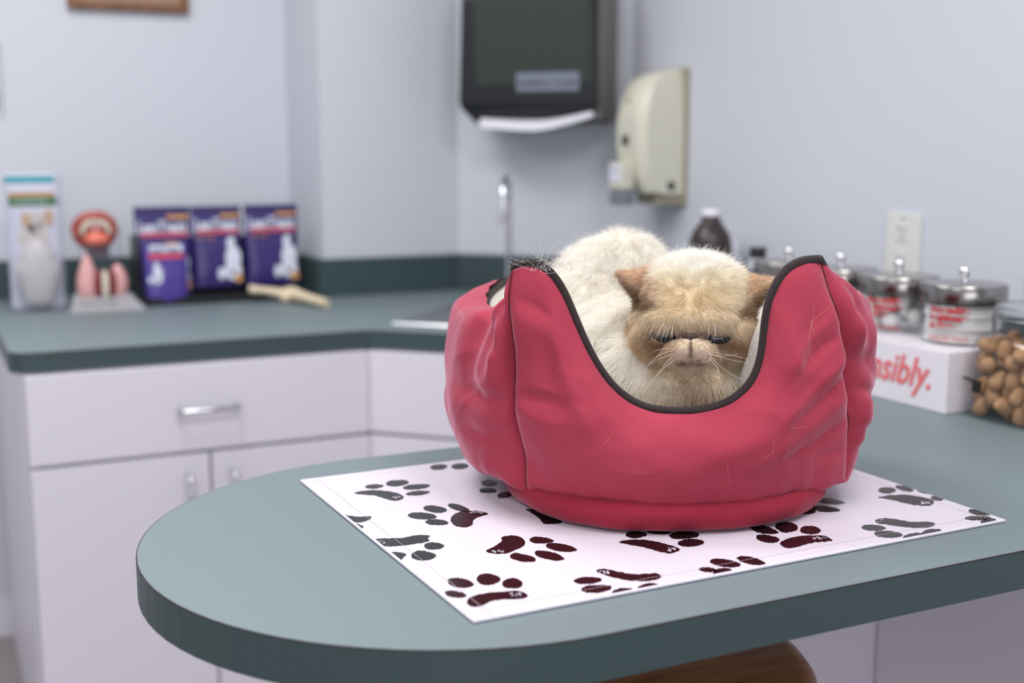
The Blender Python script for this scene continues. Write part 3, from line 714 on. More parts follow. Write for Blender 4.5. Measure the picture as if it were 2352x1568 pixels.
# direction field (image-plane flow)
gx = np.zeros(NH); gy = np.zeros(NH)
dx, dy = (px_ - 1588) / 150, (py_ - 765) / 150
fore = hm & (py_ < 762)
gx = np.where(fore, dx * 1.2 + .8 * n1 + .5 * n3, gx); gy = np.where(fore, .5 - 1.5 * hs(610, 748, py_ + 50 * n2), gy)
low = hm & (py_ >= 762)
gx = np.where(low, dx * 1.7, gx); gy = np.where(low, -.55, gy)
body = ~hm & ~em
gx = np.where(body, -.25 + .6 * n1, gx); gy = np.where(body, -.9 + .3 * n2, gy)
eL = em & (px_ < 1560); eR = em & (px_ >= 1560)
gx = np.where(eL, -1.0, gx); gy = np.where(eL, .12 + .5 * n1, gy)
gx = np.where(eR, 1.0, gx); gy = np.where(eR, .18 + .5 * n1, gy)
comb = gx[:, None] * RT + gy[:, None] * UP
comb = comb - NN * np.sum(comb * NN, 1)[:, None]
comb /= (np.linalg.norm(comb, axis=1)[:, None] + .25)
clump = (n1[:, None] * RT + n2[:, None] * UP + n3[:, None] * FW) * .9
jit = rng.normal(0, 1, (NH, 3)) * np.where(em, .3, .2)[:, None]
lift = np.where(hm, .42, .55) + .35 * n4; lift = np.where(em, .34, lift); lift = np.where(hm & (py_ < 640), .75, lift)
dirv = NN * lift[:, None] + comb * 1.0 + clump * .45 + jit
stray = rng.random(NH) < np.where(hm & (py_ < 640), .05, .02); dirv[stray] = NN[stray] * 1.1 + comb[stray] * .4 + rng.normal(0, .3, (stray.sum(), 3)); ln[stray] *= 1.45
dirv /= np.linalg.norm(dirv, axis=1)[:, None]
K = 5; ts = np.linspace(0, 1, K); PTS = np.zeros((NH, K, 3))
droop = comb * .35 + np.array([0, 0, -.12])
for k, t in enumerate(ts):
    PTS[:, k] = RO - NN * .0006 + (dirv * t + droop * t * t)* ln[:, None]
RAD = np.outer(np.where(hm | em, .00013, .00017) * rng.uniform(.7, 1.25, NH), 1 - ts ** 1.5 * .85)
hc_col = coat(RO); var = rng.normal(1, .13, NH) * (1 + .10 * n3); hc_col = np.clip(hc_col * var[:, None], 0, .98)
dk = rng.random(NH) < .11 * ((hm | em) & (py_ > 655)); hc_col[dk] *= .62
def hair_obj(name, P, R, colr, parent, m, org=None):
    n, k, _ = P.shape; hc = bpy.data.hair_curves.new(name); hc.add_curves([k] * n)
    org = ORG[root_of(parent).name] if parent else org
    hc.position_data.foreach_set('vector', (P - org).astype(np.float32).ravel())
    ra = hc.attributes.get('radius') or hc.attributes.new('radius', 'FLOAT', 'POINT'); ra.data.foreach_set('value', R.astype(np.float32).ravel())
    if colr is not None:
        at = hc.attributes.new('coat', 'FLOAT_COLOR', 'POINT'); at.data.foreach_set('color', np.repeat(np.c_[colr, np.ones(n)], k, 0).astype(np.float32).ravel())
    hc.materials.append(m); o = bpy.data.objects.new(name, hc); COL.objects.link(o)
    if parent: o.parent = parent
    else: o.location = org; ORG[o.name] = np.array(org)
    return o
fm = mat('cat_fur', (230, 220, 200), .75, spec=.25)
nt = fm.node_tree; an = nt.nodes.new('ShaderNodeAttribute'); an.attribute_name = 'coat'; nt.links.new(an.outputs['Color'], nt.nodes['Principled BSDF'].inputs['Base Color'])
trn = nt.nodes.new('ShaderNodeBsdfTranslucent'); mx = nt.nodes.new('ShaderNodeMixShader'); mx.inputs[0].default_value = .35
nt.links.new(an.outputs['Color'], trn.inputs[0]); nt.links.new(nt.nodes['Principled BSDF'].outputs[0], mx.inputs[1]); nt.links.new(trn.outputs[0], mx.inputs[2]); nt.links.new(mx.outputs[0], nt.nodes['Material Output'].inputs[0])
hair_obj('fur', PTS, RAD, hc_col, cat, fm)
# whiskers and brow hairs
wm = mat('whisker_white', (236, 230, 222), .5)
W = []
def whisk(a, mid, b, d0=1.205, dd=-.01):
    P, N = hit(*a); p0 = P if P is not None else atD(*a, d0); z0 = to_px(p0)[2]; p2 = atD(*b, z0 + dd); p1 = atD(*mid, z0 + dd - .006)
    W.append([(1 - t) ** 2 * p0 + 2 * t * (1 - t) * p1 + t * t * p2 for t in np.linspace(0, 1, 10)])
for w in [((1545, 805), (1500, 815), (1482, 850)), ((1548, 812), (1510, 822), (1478, 845)), ((1545, 818), (1520, 840), (1505, 872)), ((1550, 825), (1515, 850), (1475, 900)), ((1540, 800), (1515, 800), (1500, 808)),
          ((1625, 805), (1650, 830), (1600, 834)), ((1632, 818), (1670, 860), (1706, 872)), ((1632, 812), (1680, 830), (1735, 835)), ((1628, 822), (1660, 850), (1650, 872)), ((1622, 812), (1665, 822), (1695, 812)), ((1630, 808), (1690, 815), (1720, 826)),
          ((1528, 740), (1512, 758), (1503, 785)), ((1536, 742), (1522, 765), (1518, 790)), ((1543, 744), (1530, 760), (1528, 785)), ((1545, 745), (1543, 765), (1545, 790)), ((1640, 740), (1650, 755), (1634, 785)), ((1633, 738), (1648, 750), (1640, 790)), ((1628, 742), (1630, 765), (1622, 790)), ((1548, 748), (1540, 770), (1540, 782)), ((1505, 742), (1495, 760), (1490, 770))]: whisk(*w)
W = np.array(W); hair_obj('whiskers', W, np.tile(np.linspace(.00014, .00005, 10), (len(W), 1)), None, cat, wm)
# shed hairs caught on the bed
sm = mat('shed_hair', (205, 200, 194), .7); SH = []
tip = np.array(RIM[12]) + np.array([0, 0, .004])
for _ in range(70):
    p = tip + rng.normal(0, 1, 3) * np.array([.010, .010, .002]); v = rng.normal(0, 1, 3) * .0032 + np.array([0, 0, .0016]); c = []
    for k in range(10):
        c.append(p.copy()); p = p + v * .35; v = v + rng.normal(0, .0020, 3); v[2] -= .0006
        if p[2] < tip[2] - .002: v[2] = abs(v[2])
    SH.append(c)
o = hair_obj('fur_tuft', np.array(SH), np.full((70, 10), .00011), None, None, sm, org=tip)
tag(o, 'wispy tuft of shed grey fur on the left peak of the red pet bed', 'fur', kind='stuff')
st2 = []
def onbed(px, py, off=.0012):
    # nearest visible outer wall point
    d = ray(px, py); d = d / np.linalg.norm(d); return d
vis = bvhtree.BVHTree.FromPolygons([Vector(p) for p in Vc.reshape(-1, 3)], [(i * (NV + 1) + j, ((i + 1) % NU) * (NV + 1) + j, ((i + 1) % NU) * (NV + 1) + j + 1, i * (NV + 1) + j + 1) for i in range(NU) for j in range(NV)])
for a in ([(1868, 690), (1866, 730), (1858, 780), (1860, 815), (1874, 840)], [(1905, 705), (1885, 720), (1868, 735), (1858, 760), (1858, 790)], [(1860, 735), (1870, 770), (1888, 800)], [(1385, 1020), (1400, 1005), (1410, 985)], [(1820, 985), (1850, 980), (1900, 978)], [(1670, 1060), (1672, 1090), (1676, 1110)], [(1777, 1010), (1775, 1040), (1755, 1050)]):
    c = []
    for x, y in a:
        d = ray(x, y); h = vis.ray_cast(Vector(CAM), Vector(d / np.linalg.norm(d)))
        if h[0]: c.append(np.array(h[0]) - FW * .0012)
    if len(c) > 1:
        c = np.array(c); t = np.linspace(0, len(c) - 1, 10); st2.append([[np.interp(q, range(len(c)), c[:, k]) for k in range(3)] for q in t])
if st2: hair_obj('stray_hair', np.array(st2), np.full((len(st2), 10), .00009), None, bed, mat('stray_hair', (214, 160, 140), .6))
# ------------------------------------------------------------------ sink and faucet
u = np.array([s2, -s2, 0]); w = np.array([s2, s2, 0]); SC0 = np.array([.93, 2.503, 0])
sk = thing('sink', tuple(SC0 + u * .19 + w * .18 + np.array([0, 0, CT])), 'small stainless steel drop-in sink in the corner of the counter', 'sink')
def rect_ring(o0, o1, z0, z1, Wd, Dp):
    a = [SC0 + u * o0 + w * o0, SC0 + u * (Wd - o0) + w * o0, SC0 + u * (Wd - o0) + w * (Dp - o0), SC0 + u * o0 + w * (Dp - o0)]
    return [(p[0], p[1], z1) for p in a]
WD, DP = .38, .42
MB().loft([rect_ring(0, 0, 0, CT + .0005, WD, DP), rect_ring(.003, 0, 0, CT + .004, WD, DP), rect_ring(.028, 0, 0, CT + .004, WD, DP), rect_ring(.031, 0, 0, CT + .003, WD, DP)], cap=False).out('rim', M['steel'], sk)
MB().loft([rect_ring(.030, 0, 0, CT + .0035, WD, DP), rect_ring(.040, 0, 0, CT - .008, WD, DP), rect_ring(.048, 0, 0, CT - .14, WD, DP), rect_ring(.065, 0, 0, CT - .155, WD, DP), rect_ring(.15, 0, 0, CT - .16, WD, DP)], cap=True).out('basin', M['steel'], sk)
cut = MB().loft([rect_ring(.026, 0, 0, CT - .2, WD, DP), rect_ring(.026, 0, 0, CT + .1, WD, DP)]).out('cut', M['steel'])
bo = ct.modifiers.new('hole', 'BOOLEAN'); bo.operation = 'DIFFERENCE'; bo.object = cut; bo.solver = 'EXACT'
dgx = bpy.context.evaluated_depsgraph_get(); mx_ = bpy.data.meshes.new_from_object(ct.evaluated_get(dgx)); ct.modifiers.clear(); ct.data = mx_; bpy.data.objects.remove(cut)
fb = atZ(1167, 640, CT); fb = np.array([1.310, 2.692, 0])
fc_ = thing('faucet', (fb[0], fb[1], CT + .004), 'tall chrome gooseneck faucet standing behind the sink', 'faucet')
MB().lathe((fb[0], fb[1], 0), [(.026, CT + .004), (.026, CT + .012), (.016, CT + .018), (.013, CT + .05), (.0095, CT + .055)], 28).out('base', M['chrome'], fc_, True)
dirn = -FH - RT * .13; dirn /= np.linalg.norm(dirn)
gp = [fb + np.array([0, 0, CT + .05]), fb + np.array([0, 0, 1.16])]
for k in range(13):
    a = PI * k / 12; gp.append(fb + np.array([0, 0, 1.175]) + dirn * .052 * (1 - math.cos(a)) + np.array([0, 0, .048 * math.sin(a)]))
gp.append(gp[-1] + np.array([0, 0, -.035]))
MB().tube(gp, .0082, 16).out('spout', M['chrome'], fc_, True)
MB().tube([gp[-1], gp[-1] + np.array([0, 0, -.022])], .0115, 16).out('aerator', M['chrome'], fc_, True)
# ------------------------------------------------------------------ towel dispenser on the diagonal wall
def diag(s, off, z):                               # s along u from the jog corner, off = distance from the wall
    p = np.array([XD, YD, 0]) + u * s - w * off; return np.array([p[0], p[1], z])
rzD = math.atan2(u[1], u[0])
sL = float((np.array([1.257, 2.87, 0]) - np.array([XD, YD, 0])) @ u); sR = float((np.array([1.511, 2.616, 0]) - np.array([XD, YD, 0])) @ u)
sM = (sL + sR) / 2; WDp = sR - sL
pt = thing('towel_dispenser', tuple(diag(sM, .1, 1.35)), 'smoked dark paper towel dispenser on the corner wall above the sink', 'dispenser')
def dsec(wl, off0, off1, z): return [diag(sM - wl / 2, off0, z), diag(sM + wl / 2, off0, z), diag(sM + wl / 2, off1, z), diag(sM - wl / 2, off1, z)]
MB().loft([dsec(WDp * .88, .003, .14, 1.360), dsec(WDp * .97, .003, .190, 1.392), dsec(WDp, .003, .2, 1.405), dsec(WDp * .955, .003, .2, 1.66), dsec(WDp * .93, .003, .19, 1.72), dsec(WDp * .9, .003, .14, 1.76)]).out('housing', M['smoke'], pt)
MB().loft([[diag(sL + .045, .2005, 1.452), diag(sR - .012, .2005, 1.452), diag(sR - .012, .2008, 1.452), diag(sL + .045, .2008, 1.452)], [diag(sL + .038, .2005, 1.70), diag(sR - .02, .2005, 1.70), diag(sR - .02, .2008, 1.70), diag(sL + .038, .2008, 1.70)]]).out('window', M['smokein'], pt)
MB().box(diag(sR + .002 - .004, .09, 1.52), (.008, .17, .31), rzD, .002).out('side_panel', M['greyp'], pt)
lp = MB(); lp.box(diag((1.368 - XD) * 0 + (sM + .055), .2015, 1.457), (.162, .002, .046), rzD, .0008); pl = lp.out('name_plate', M['label'], pt)
q = diag(sM - .02, .2032, 1.447); lettering('KIMBERLY-CLARK', 'lettering', q, u, (0, 0, 1), .0195, M['dark'], pl, .0002)
tw = MB(); r0, r1 = [], []
for k in range(17):
    f = k / 16; sag = .006 * math.sin(PI * f) ** 1 - (.012 * max(0, f - .5) ** 1)
    s_ = sL + .048 + f * (WDp - .062); fr_ = diag(s_, .178, 1.368 - sag * 1.6 + .02 * max(0, f - .6)); bk_ = diag(s_, .10, 1.384 - sag * .2)
    r0.append([bk_, fr_ + np.array([0, 0, .001]), fr_ + np.array([0, 0, -.020 + .012 * max(0, f - .5)]), bk_ + np.array([0, 0, -.003])])
tw.loft(r0); tag(tw.out('paper_towel', M['paper']), 'white folded paper towel hanging out below the dark dispenser', 'paper towel')
# ------------------------------------------------------------------ soap dispenser on right wall
sd = thing('soap_dispenser', (XR - .06, 2.55, 1.16), 'beige soap dispenser on the right wall beside the towel dispenser', 'dispenser')
y0, y1 = 2.473, 2.60
def ssec(x0, x1, ya, yb, z, r=.012):
    return [(x1, ya, z), (x1, yb, z), (x0 + r, yb, z), (x0, yb - r, z), (x0, ya + r, z), (x0 + r, ya, z)]
sections = [(.078, 1.185, 0), (.105, 1.19, 0), (.124, 1.23, 0), (.134, 1.30, 0), (.134, 1.36, .001), (.126, 1.41, .003), (.108, 1.45, .008), (.075, 1.472, .014), (.012, 1.484, .02)]
MB().loft([ssec(XR - dd, XR - .012, y0 + yy, y1 - yy, zz, .02 if dd > .05 else .004) for dd, zz, yy in sections]).out('cover', M['beige'], sd, True)
MB().b2((XR - .012, y0 - .004, 1.158), (XR - .001, y1 + .004, 1.485), .003).out('back_plate', M['beiged'], sd)
MB().prism([(XR - .012, y0 + .006), (XR - .075, y0 + .02), (XR - .075, y1 - .02), (XR - .012, y1 - .006)], 1.160, 1.186).out('lower_bracket', M['beiged'], sd)
MB().tube([(XR - .045, y0 + .004, 1.205), (XR - .045, y0 - .002, 1.205)], .011, 16).out('hinge_pin', M['dark'], sd)
xf = XR - .136
MB().b2((xf - .026, y0 + .036, 1.195), (xf + .012, y1 - .03, 1.262), .008).out('nozzle_cover', M['beige'], sd)
MB().b2((xf - .0275, y0 + .042, 1.215), (xf - .0262, y1 - .036, 1.257), .0004).out('sticker', M['whitep'], sd)
q = np.array([xf - .0281, y1 - .046, 1.240]); lettering('soap', 'lettering', q, (0, -1, 0), (0, 0, 1), .014, M['greybtn'], sd, .0001)
MB().b2((xf - .026, y0 + .036, 1.160), (xf + .014, y1 - .03, 1.194), .009).out('push_bar', M['greybtn'], sd)
MB().b2((xf - .0035, (y0 + y1) / 2 - .010, 1.302), (xf + .004, (y0 + y1) / 2 + .012, 1.326), .003).out('sight_window', M['dark'], sd)
MB().tube([(xf + .012, (y0 + y1) / 2, 1.408), (xf + .006, (y0 + y1) / 2, 1.408)], .005, 12).out('screw', M['beiged'], sd)
# ------------------------------------------------------------------ outlet
ol = thing('wall_outlet', (XR - .004, 1.74, 1.05), 'white duplex wall outlet behind the glass jars', 'outlet')
MB().b2((XR - .006, 1.695, 1.045), (XR - .0005, 1.785, 1.172), .002).out('cover_plate', M['outlet'], ol)
for zc in (1.137, 1.082):
    f_ = MB().b2((XR - .0078, 1.722, zc - .018), (XR - .0058, 1.758, zc + .018), .0015).out('receptacle', M['outlet'], ol)
    m_ = MB(); m_.b2((XR - .0083, 1.746, zc + .000), (XR - .0075, 1.749, zc + .011)); m_.b2((XR - .0083, 1.731, zc + .000), (XR - .0075, 1.734, zc + .009)); m_.b2((XR - .0083, 1.7375, zc - .011), (XR - .0075, 1.743, zc - .005)); m_.out('slots', M['slot'], f_)
MB().tube([(XR - .006, 1.74, 1.163), (XR - .0072, 1.74, 1.163)], .003, 10).out('screw', M['slot'], ol)
# ------------------------------------------------------------------ wooden frame and notice
p0, p1 = atY(157, 17, YB - .02), atY(434, 28, YB - .02)
pf = thing('picture_frame', ((p0[0] + p1[0]) / 2, YB - .01, p0[2]), 'brown wooden picture frame hanging high on the back wall', 'picture frame')
x0_, x1_, z0_ = p0[0], p1[0], p0[2]; x0_ -= .002; H_ = .40
fmk = MB(); t_ = .018
for lo, hi in (((x0_, YB - .022, z0_), (x1_, YB - .001, z0_ + t_)), ((x0_, YB - .022, z0_ + H_ - t_), (x1_, YB - .001, z0_ + H_)), ((x0_, YB - .022, z0_ + t_), (x0_ + t_, YB - .001, z0_ + H_ - t_)), ((x1_ - t_, YB - .022, z0_ + t_), (x1_, YB - .001, z0_ + H_ - t_))): fmk.b2(lo, hi, .003)
fmk.out('frame', M['framew'], pf)
MB().b2((x0_ + t_ - .002, YB - .012, z0_ + t_ - .002), (x1_ - t_ + .002, YB - .004, z0_ + H_ - t_ + .002)).out('backing', mat('tan_backing', (158, 128, 106), .8, noise_amt=.2, noise_scale=60), pf)
np_ = thing('wall_notice', (.13, YB - .002, 1.375), 'white printed notice on the back wall at the left edge', 'notice')
MB().b2((.02, YB - .0035, 1.375), (.222, YB - .0012, 1.566)).out('sheet', M['poster'], np_)
nb2 = MB()
for zc, h_ in ((1.535, .020), (1.42, .035), (1.398, .012)): nb2.b2((.05, YB - .0042, zc - h_ / 2), (.206, YB - .0036, zc + h_ / 2))
nb2.b2((.213, YB - .0042, 1.38), (.216, YB - .0036, 1.56))
nb2.out('printed_lines', mat('grey_ink', (70, 74, 84), .6), np_)
# ------------------------------------------------------------------ left counter goods
YA = 3.06
# clear display box with dog card
a = thing('display_box', (.245, YA + .035, CT), 'clear acrylic display box with a teal topped dog card at the left end', 'display box')
bx0, bx1, bz1 = .188, .312, 1.236; by0, by1 = YA - .005, YA + .065
sh = MB(); t = .002
sh.b2((bx0, by0, CT + .0005), (bx0 + t, by1, bz1)); sh.b2((bx1 - t, by0, CT + .0005), (bx1, by1, bz1)); sh.b2((bx0, by0, CT + .0005), (bx1, by0 + t, bz1)); sh.b2((bx0, by0, CT + .0005), (bx1, by1, CT + .004))
sh.out('clear_shell', M['acrylic'], a)
cx0, cx1 = .186, .300; yc = by1 - .006
cd = MB().b2((bx0 + .002, yc, CT + .005), (bx1 - .003, yc + .002, bz1 + .001)).out('card', M['whitep'], a)
MB().b2((cx0 + .004, yc - .001, 1.214), (cx1 + .004, yc - .0002, 1.229)).out('teal_band', M['teal'], cd)
MB().b2((cx0 + .012, yc - .001, 1.158), (cx1 + .006, yc - .0002, 1.180)).out('green_band', M['green'], cd)
MB().b2((cx0 + .012, yc - .001, 1.1805), (cx1 + .002, yc - .0002, 1.190)).out('photo_strip', M['orange'], cd)
lettering('CANINE KNEE', 'lettering', (cx0 + .026, yc - .0013, 1.166), (1, 0, 0), (0, 0, 1), .011, M['whitep'], cd, .0001)
dg_ = MB()
def disc(mb, x, z, rx, rz, y=yc - .001, mi=0, n=24): mb.loft([[(x + rx * math.cos(2 * PI * k / n), y, z + rz * math.sin(2 * PI * k / n)) for k in range(n)], [(x + rx * math.cos(2 * PI * k / n), y - .0006, z + rz * math.sin(2 * PI * k / n)) for k in range(n)]], mi=mi)
disc(dg_, .258, 1.118, .022, .028, mi=0); disc(dg_, .250, 1.085, .034, .030, mi=0); disc(dg_, .234, 1.126, .009, .018, yc - .0018, 1); disc(dg_, .286, 1.130, .010, .020, yc - .0018, 1)
disc(dg_, .264, 1.112, .0055, .0055, yc - .0026, 2); disc(dg_, .264, 1.104, .013, .012, yc - .0018, 0); disc(dg_, .252, 1.128, .002, .002, yc - .0026, 2); disc(dg_, .270, 1.129, .002, .002, yc - .0026, 2)
dg_.out('dog_picture', [M['cream'], M['tan'], M['dark']], cd)
def knobby(v): 
    s = 1 + .10 * math.sin(v[2] * 75 + 1) + .06 * math.sin(v[2] * 160); return np.array([v[0] * s, v[1], v[2]])
mo_ = MB().ell((.253, YA + .026, 1.000), (.046, .024, .082), None, 32, 24, fn=knobby).out('bone_model', M['palemodel'], None, True)
tag(mo_, 'pale moulded joint model standing inside the clear display box', 'anatomical model')
# jaw and tooth model on clear stand
jb = thing('dental_model', (.392, YA + .0, CT), 'pet jaw and tooth model on a grey sloping stand beside the purple pouches', 'anatomical model')
bp = MB(); bl, br_, bfy, bby = .316, .476, 3.012, 3.09
bp.loft([[(bl - .006, bfy - .01, CT + .0005), (br_ + .01, bfy - .02, CT + .0005), (br_ + .0, bby, CT + .0005), (bl, bby, CT + .0005)], [(bl + .0, bfy + .002, CT + .006), (br_ + .002, bfy - .008, CT + .006), (br_ - .022, bby, CT + .040), (bl + .018, bby, CT + .040)]])
bs_ = bp.out('base', M['standgrey'], jb)
lettering('dental care model', 'lettering', (.335, 3.028, CT + .0165), (1, -.02, 0), (0, .8, .42), .012, M['dark'], bs_, .0001)
MB().b2((.350, 3.085, CT + .02), (.452, 3.0885, 1.10)).out('clear_upright', M['acrylic'], jb)
tm = MB(); cone_ = lambda v: np.array([v[0] * (1.15 - v[2] * 9), v[1] * (1.1 - v[2] * 6), v[2]])
tm.ell((.362, 3.075, .985), (.021, .016, .058), None, 20, 14, fn=cone_); tm.ell((.436, 3.075, .975), (.019, .016, .042), None, 20, 14, fn=lambda v: np.array([v[0] * (1.1 - v[2] * 5) - .004 * (v[2] / .04) ** 2, v[1], v[2]])); tm.ell((.425, 3.078, .960), (.03, .012, .028), None, 20, 14)
to = tm.out('gum_block', M['palepink'], jb, True)
tr_ = MB(); tr_.ell((.386, 3.064, .972), (.013, .010, .034), None, 16, 12); tr_.ell((.416, 3.064, .972), (.013, .010, .034), None, 16, 12); tr_.out('root_section', M['darkred'], jb, True)
te = MB(); te.ell((.401, 3.062, .968), (.011, .010, .036), None, 16, 12); te.out('tooth', M['teeth'], jb, True)
JX, JZ, JY = .386, 1.100, 3.075
jw = MB()
arc = [(JX + .042 * math.cos(t), JY + .012 - .03 * abs(math.sin(t)) * .4, JZ + .034 * math.sin(t)) for t in np.linspace(-.35, PI + .35, 26)]
jw.tube(arc, [.013] * 26, 12); jw.ell((JX, JY + .016, JZ - .006), (.052, .010, .046), None, 24, 14)
jo = jw.out('upper_jaw', M['gum'], jb, True)
MB().ell((JX, JY + .004, JZ + .012), (.026, .010, .018), None, 20, 12).out('palate', M['palepink'], jo, True)
tt = MB()
for k in range(13):
    t = -.05 + (PI + .1) * k / 12; tt.ell((JX + .030 * math.cos(t), JY - .008, JZ + .023 * math.sin(t) - .002), (.0048, .004, .0085), None, 8, 6)
tt.out('teeth', M['teeth'], jo, True)
MB().ell((JX + .002, JY - .004, JZ - .022), (.030, .016, .017), None, 24, 14).out('tongue', M['tongue'], jb, True)
MB().b2((JX - .022, JY - .002, JZ - .066), (JX + .03, JY + .016, JZ - .034), .003).out('holder', mat('smoky_clear_block', (96, 84, 92), .2), jb)
# black rack with purple pouches
rk = thing('display_rack', (.69, 3.1, CT), 'low black display tray holding the row of purple treat pouches', 'display rack')
RX0, RX1, RY0, RY1 = .484, .895, 3.046, 3.19
MB().b2((RX0, RY0 + .004, CT + .0005), (RX1 - .02, RY1, CT + .020), .003).out('tray', M['black'], rk)
MB().b2((RX0, RY1 - .004, CT + .02), (RX1 - .02, RY1, CT + .16), .001).out('back_panel', M['black'], rk)
MB().b2((RX0 - .002, RY0 + .02, CT + .02), (RX0 + .001, RY1, CT + .17), .001).out('side_panel', M['black'], rk)
def pouch(name, xc, y, zb, Wp, Hp, m, label, small=False, yaw=0, group='purple treat pouches with the dalmatian picture', low=1.0):
    th = .030; t = thing(name, (xc, y, zb), label, 'treat pouch', group)
    rings = []
    for k in range(15):
        f = k / 14; th_ = th * (1 - f ** 1.5) * (1 - .35 * (1 - min(1, f * 6))) + .0025; wd = Wp * (low + (1 - low) * min(1, f * 3)) * (1 - .03 * math.sin(PI * f))
        ring = []
        for q_ in range(28):
            a_ = 2 * PI * q_ / 28; ex = .55; xx = math.copysign(abs(math.cos(a_)) ** ex, math.cos(a_)) * wd / 2; yy = math.copysign(abs(math.sin(a_)) ** 1.2, math.sin(a_)) * th_ / 2
            yy += .0015 * noise.noise((xx * 60 + xc * 9, f * 6, 1)) * math.sin(PI * min(1, f * 1.2))
            c_, s_ = math.cos(yaw), math.sin(yaw); lean = .012 * f
            ring.append((xc + xx * c_ - (yy) * s_, y + lean + xx * s_ + yy * c_, zb + .0005 + Hp * f))
        rings.append(ring)
    b_ = MB().loft(rings).out('bag', m, t, True)
    c_, s_ = math.cos(yaw), math.sin(yaw); ux = np.array([c_, s_, 0])
    def fp(lx, f, out=.0012):                     # point on the front face
        th_ = th * (1 - f ** 1.5) + .0025; return np.array([xc + lx * c_ + s_ * (th_ / 2 + out), y + .012 * f + lx * s_ - c_ * (th_ / 2 + out), zb + Hp * f])
    def patch(nm, m_, lx0, lx1, f0, f1, out=.0015, skew=0):
        n = 6; rg = []
        for k in range(n + 1):
            f = f0 + (f1 - f0) * k / n; rg.append([fp(lx0, f + 0, out), fp(lx1, f + skew, out), fp(lx1, f + skew, out - .0008), fp(lx0, f, out - .0008)])
        return MB().loft(rg).out(nm, m_, t)
    patch('zip_strip', M['purpled'], -Wp * .47, Wp * .47, .93, .985, .0012)
    if small:
        patch('title_panel', M['white'], -Wp * .36, Wp * .38, .80, .90); patch('red_band', M['red'], -Wp * .38, Wp * .38, .70, .775); patch('orange_band', M['orange'], 0, Wp * .3, .905, .935)
        lettering('LeanTreats', 'lettering', fp(-Wp * .35, .81, .0022), ux, (0, 0, 1), .020, M['purple'], t, .0002, .15, offset=.0002, xs=.78)
    else:
        patch('orange_band', M['orange'], Wp * .08, Wp * .46, .862, .905); patch('red_band', M['red'], -Wp * .40, Wp * .44, .665, .71)
        lettering('LeanTreats', 'lettering', fp(-Wp * .46, .715, .0026), ux, (0, 0, 1), .040, M['white'], t, .0002, .15, offset=.0012, xs=.66 * Wp / .138)
        lettering('for dogs', 'small_lettering', fp(-Wp * .4, .60, .0022), ux, (0, 0, 1), .013, M['orange'], t, .0002)
    # dalmatian picture
    dm = MB(); sx = -Wp * .22 if small else Wp * .27; hs_ = .55 if small else 1
    for (dx_, fz, rx, rz_, mi, o_) in ((0, .54, .013, .017, 0, .0025), (.002, .36, .020, .030, 0, .0025), (.0, .20, .022, .024, 0, .0025), (-.03, .17, .009, .016, 0, .0025), (.006, .30, .004, .005, 1, .0032), (-.008, .24, .004, .005, 1, .0032), (.008, .40, .003, .004, 1, .0032), (0, .18, .006, .006, 1, .0032), (.010, .55, .004, .010, 1, .0032)):
        if small: dx_, fz = dx_ * .6, fz * .55 + .30
        c = fp(sx + dx_, fz, o_); n = 20
        dm.loft([[c + ux * rx * hs_ * math.cos(2 * PI * k / n) + np.array([0, 0, rz_ * hs_ * math.sin(2 * PI * k / n)]) for k in range(n)], [c + np.array([s_, -c_, 0]) * -.0008 + ux * rx * hs_ * math.cos(2 * PI * k / n) + np.array([0, 0, rz_ * hs_ * math.sin(2 * PI * k / n)]) for k in range(n)]], mi=mi)
    dm.out('dog_picture', [M['white'], M['dark']], t)
    if not small: patch('gold_spot', M['orange'], Wp * .30, Wp * .44, .06, .15, .0034)
    return t
# three large pouches in the tray, one small in front
pouch('treat_pouch', .553, 3.115, CT + .021, .138, .219, M['purple'], 'large purple treat pouch behind the small pouch, next to the dental model')
pouch('treat_pouch', .688, 3.118, CT + .034, .128, .205, M['purple'], 'purple treat pouch in the middle of the black tray, between two others')
pouch('treat_pouch', .832, 3.122, CT + .034, .142, .206, M['purple'], 'purple treat pouch nearest the wall corner, above the bone model')
pouch('treat_pouch', .548, 3.062, CT, .108, .165, M['purple2'], 'small light purple treat pouch standing on the counter before the large ones', small=True, low=.9)
# bone joint model
bm_ = thing('bone_joint', (.83, 2.95, CT), 'ivory bone joint model lying on the counter before the purple pouches', 'anatomical model')
A_, B_ = atZ(572, 664, CT + .035), atZ(665, 676, CT + .02); C_ = atZ(750, 697, CT + .012)
MB().tube([A_, A_ * .6 + B_ * .4 + np.array([0, 0, .002]), B_ * .85 + A_ * .15, B_], [.011, .009, .0125, .019], 14).out('upper_bone', M['bone'], bm_, True)
k_ = MB(); k_.ell(B_ + np.array([.004, 0, .002]), (.026, .018, .018), None, 22, 14); k_.ell(B_ + np.array([.018, -.012, -.004]), (.017, .014, .013), None, 18, 12); k_.ell(B_ + np.array([-.014, -.014, -.006]), (.013, .012, .012), None, 18, 12); k_.out('joint_head', M['bone'], bm_, True)
MB().tube([B_ + np.array([.01, -.004, 0]), B_ * .5 + C_ * .5 + np.array([0, 0, .002]), C_], [.018, .012, .011], 14).out('lower_bone', M['bone'], bm_, True)
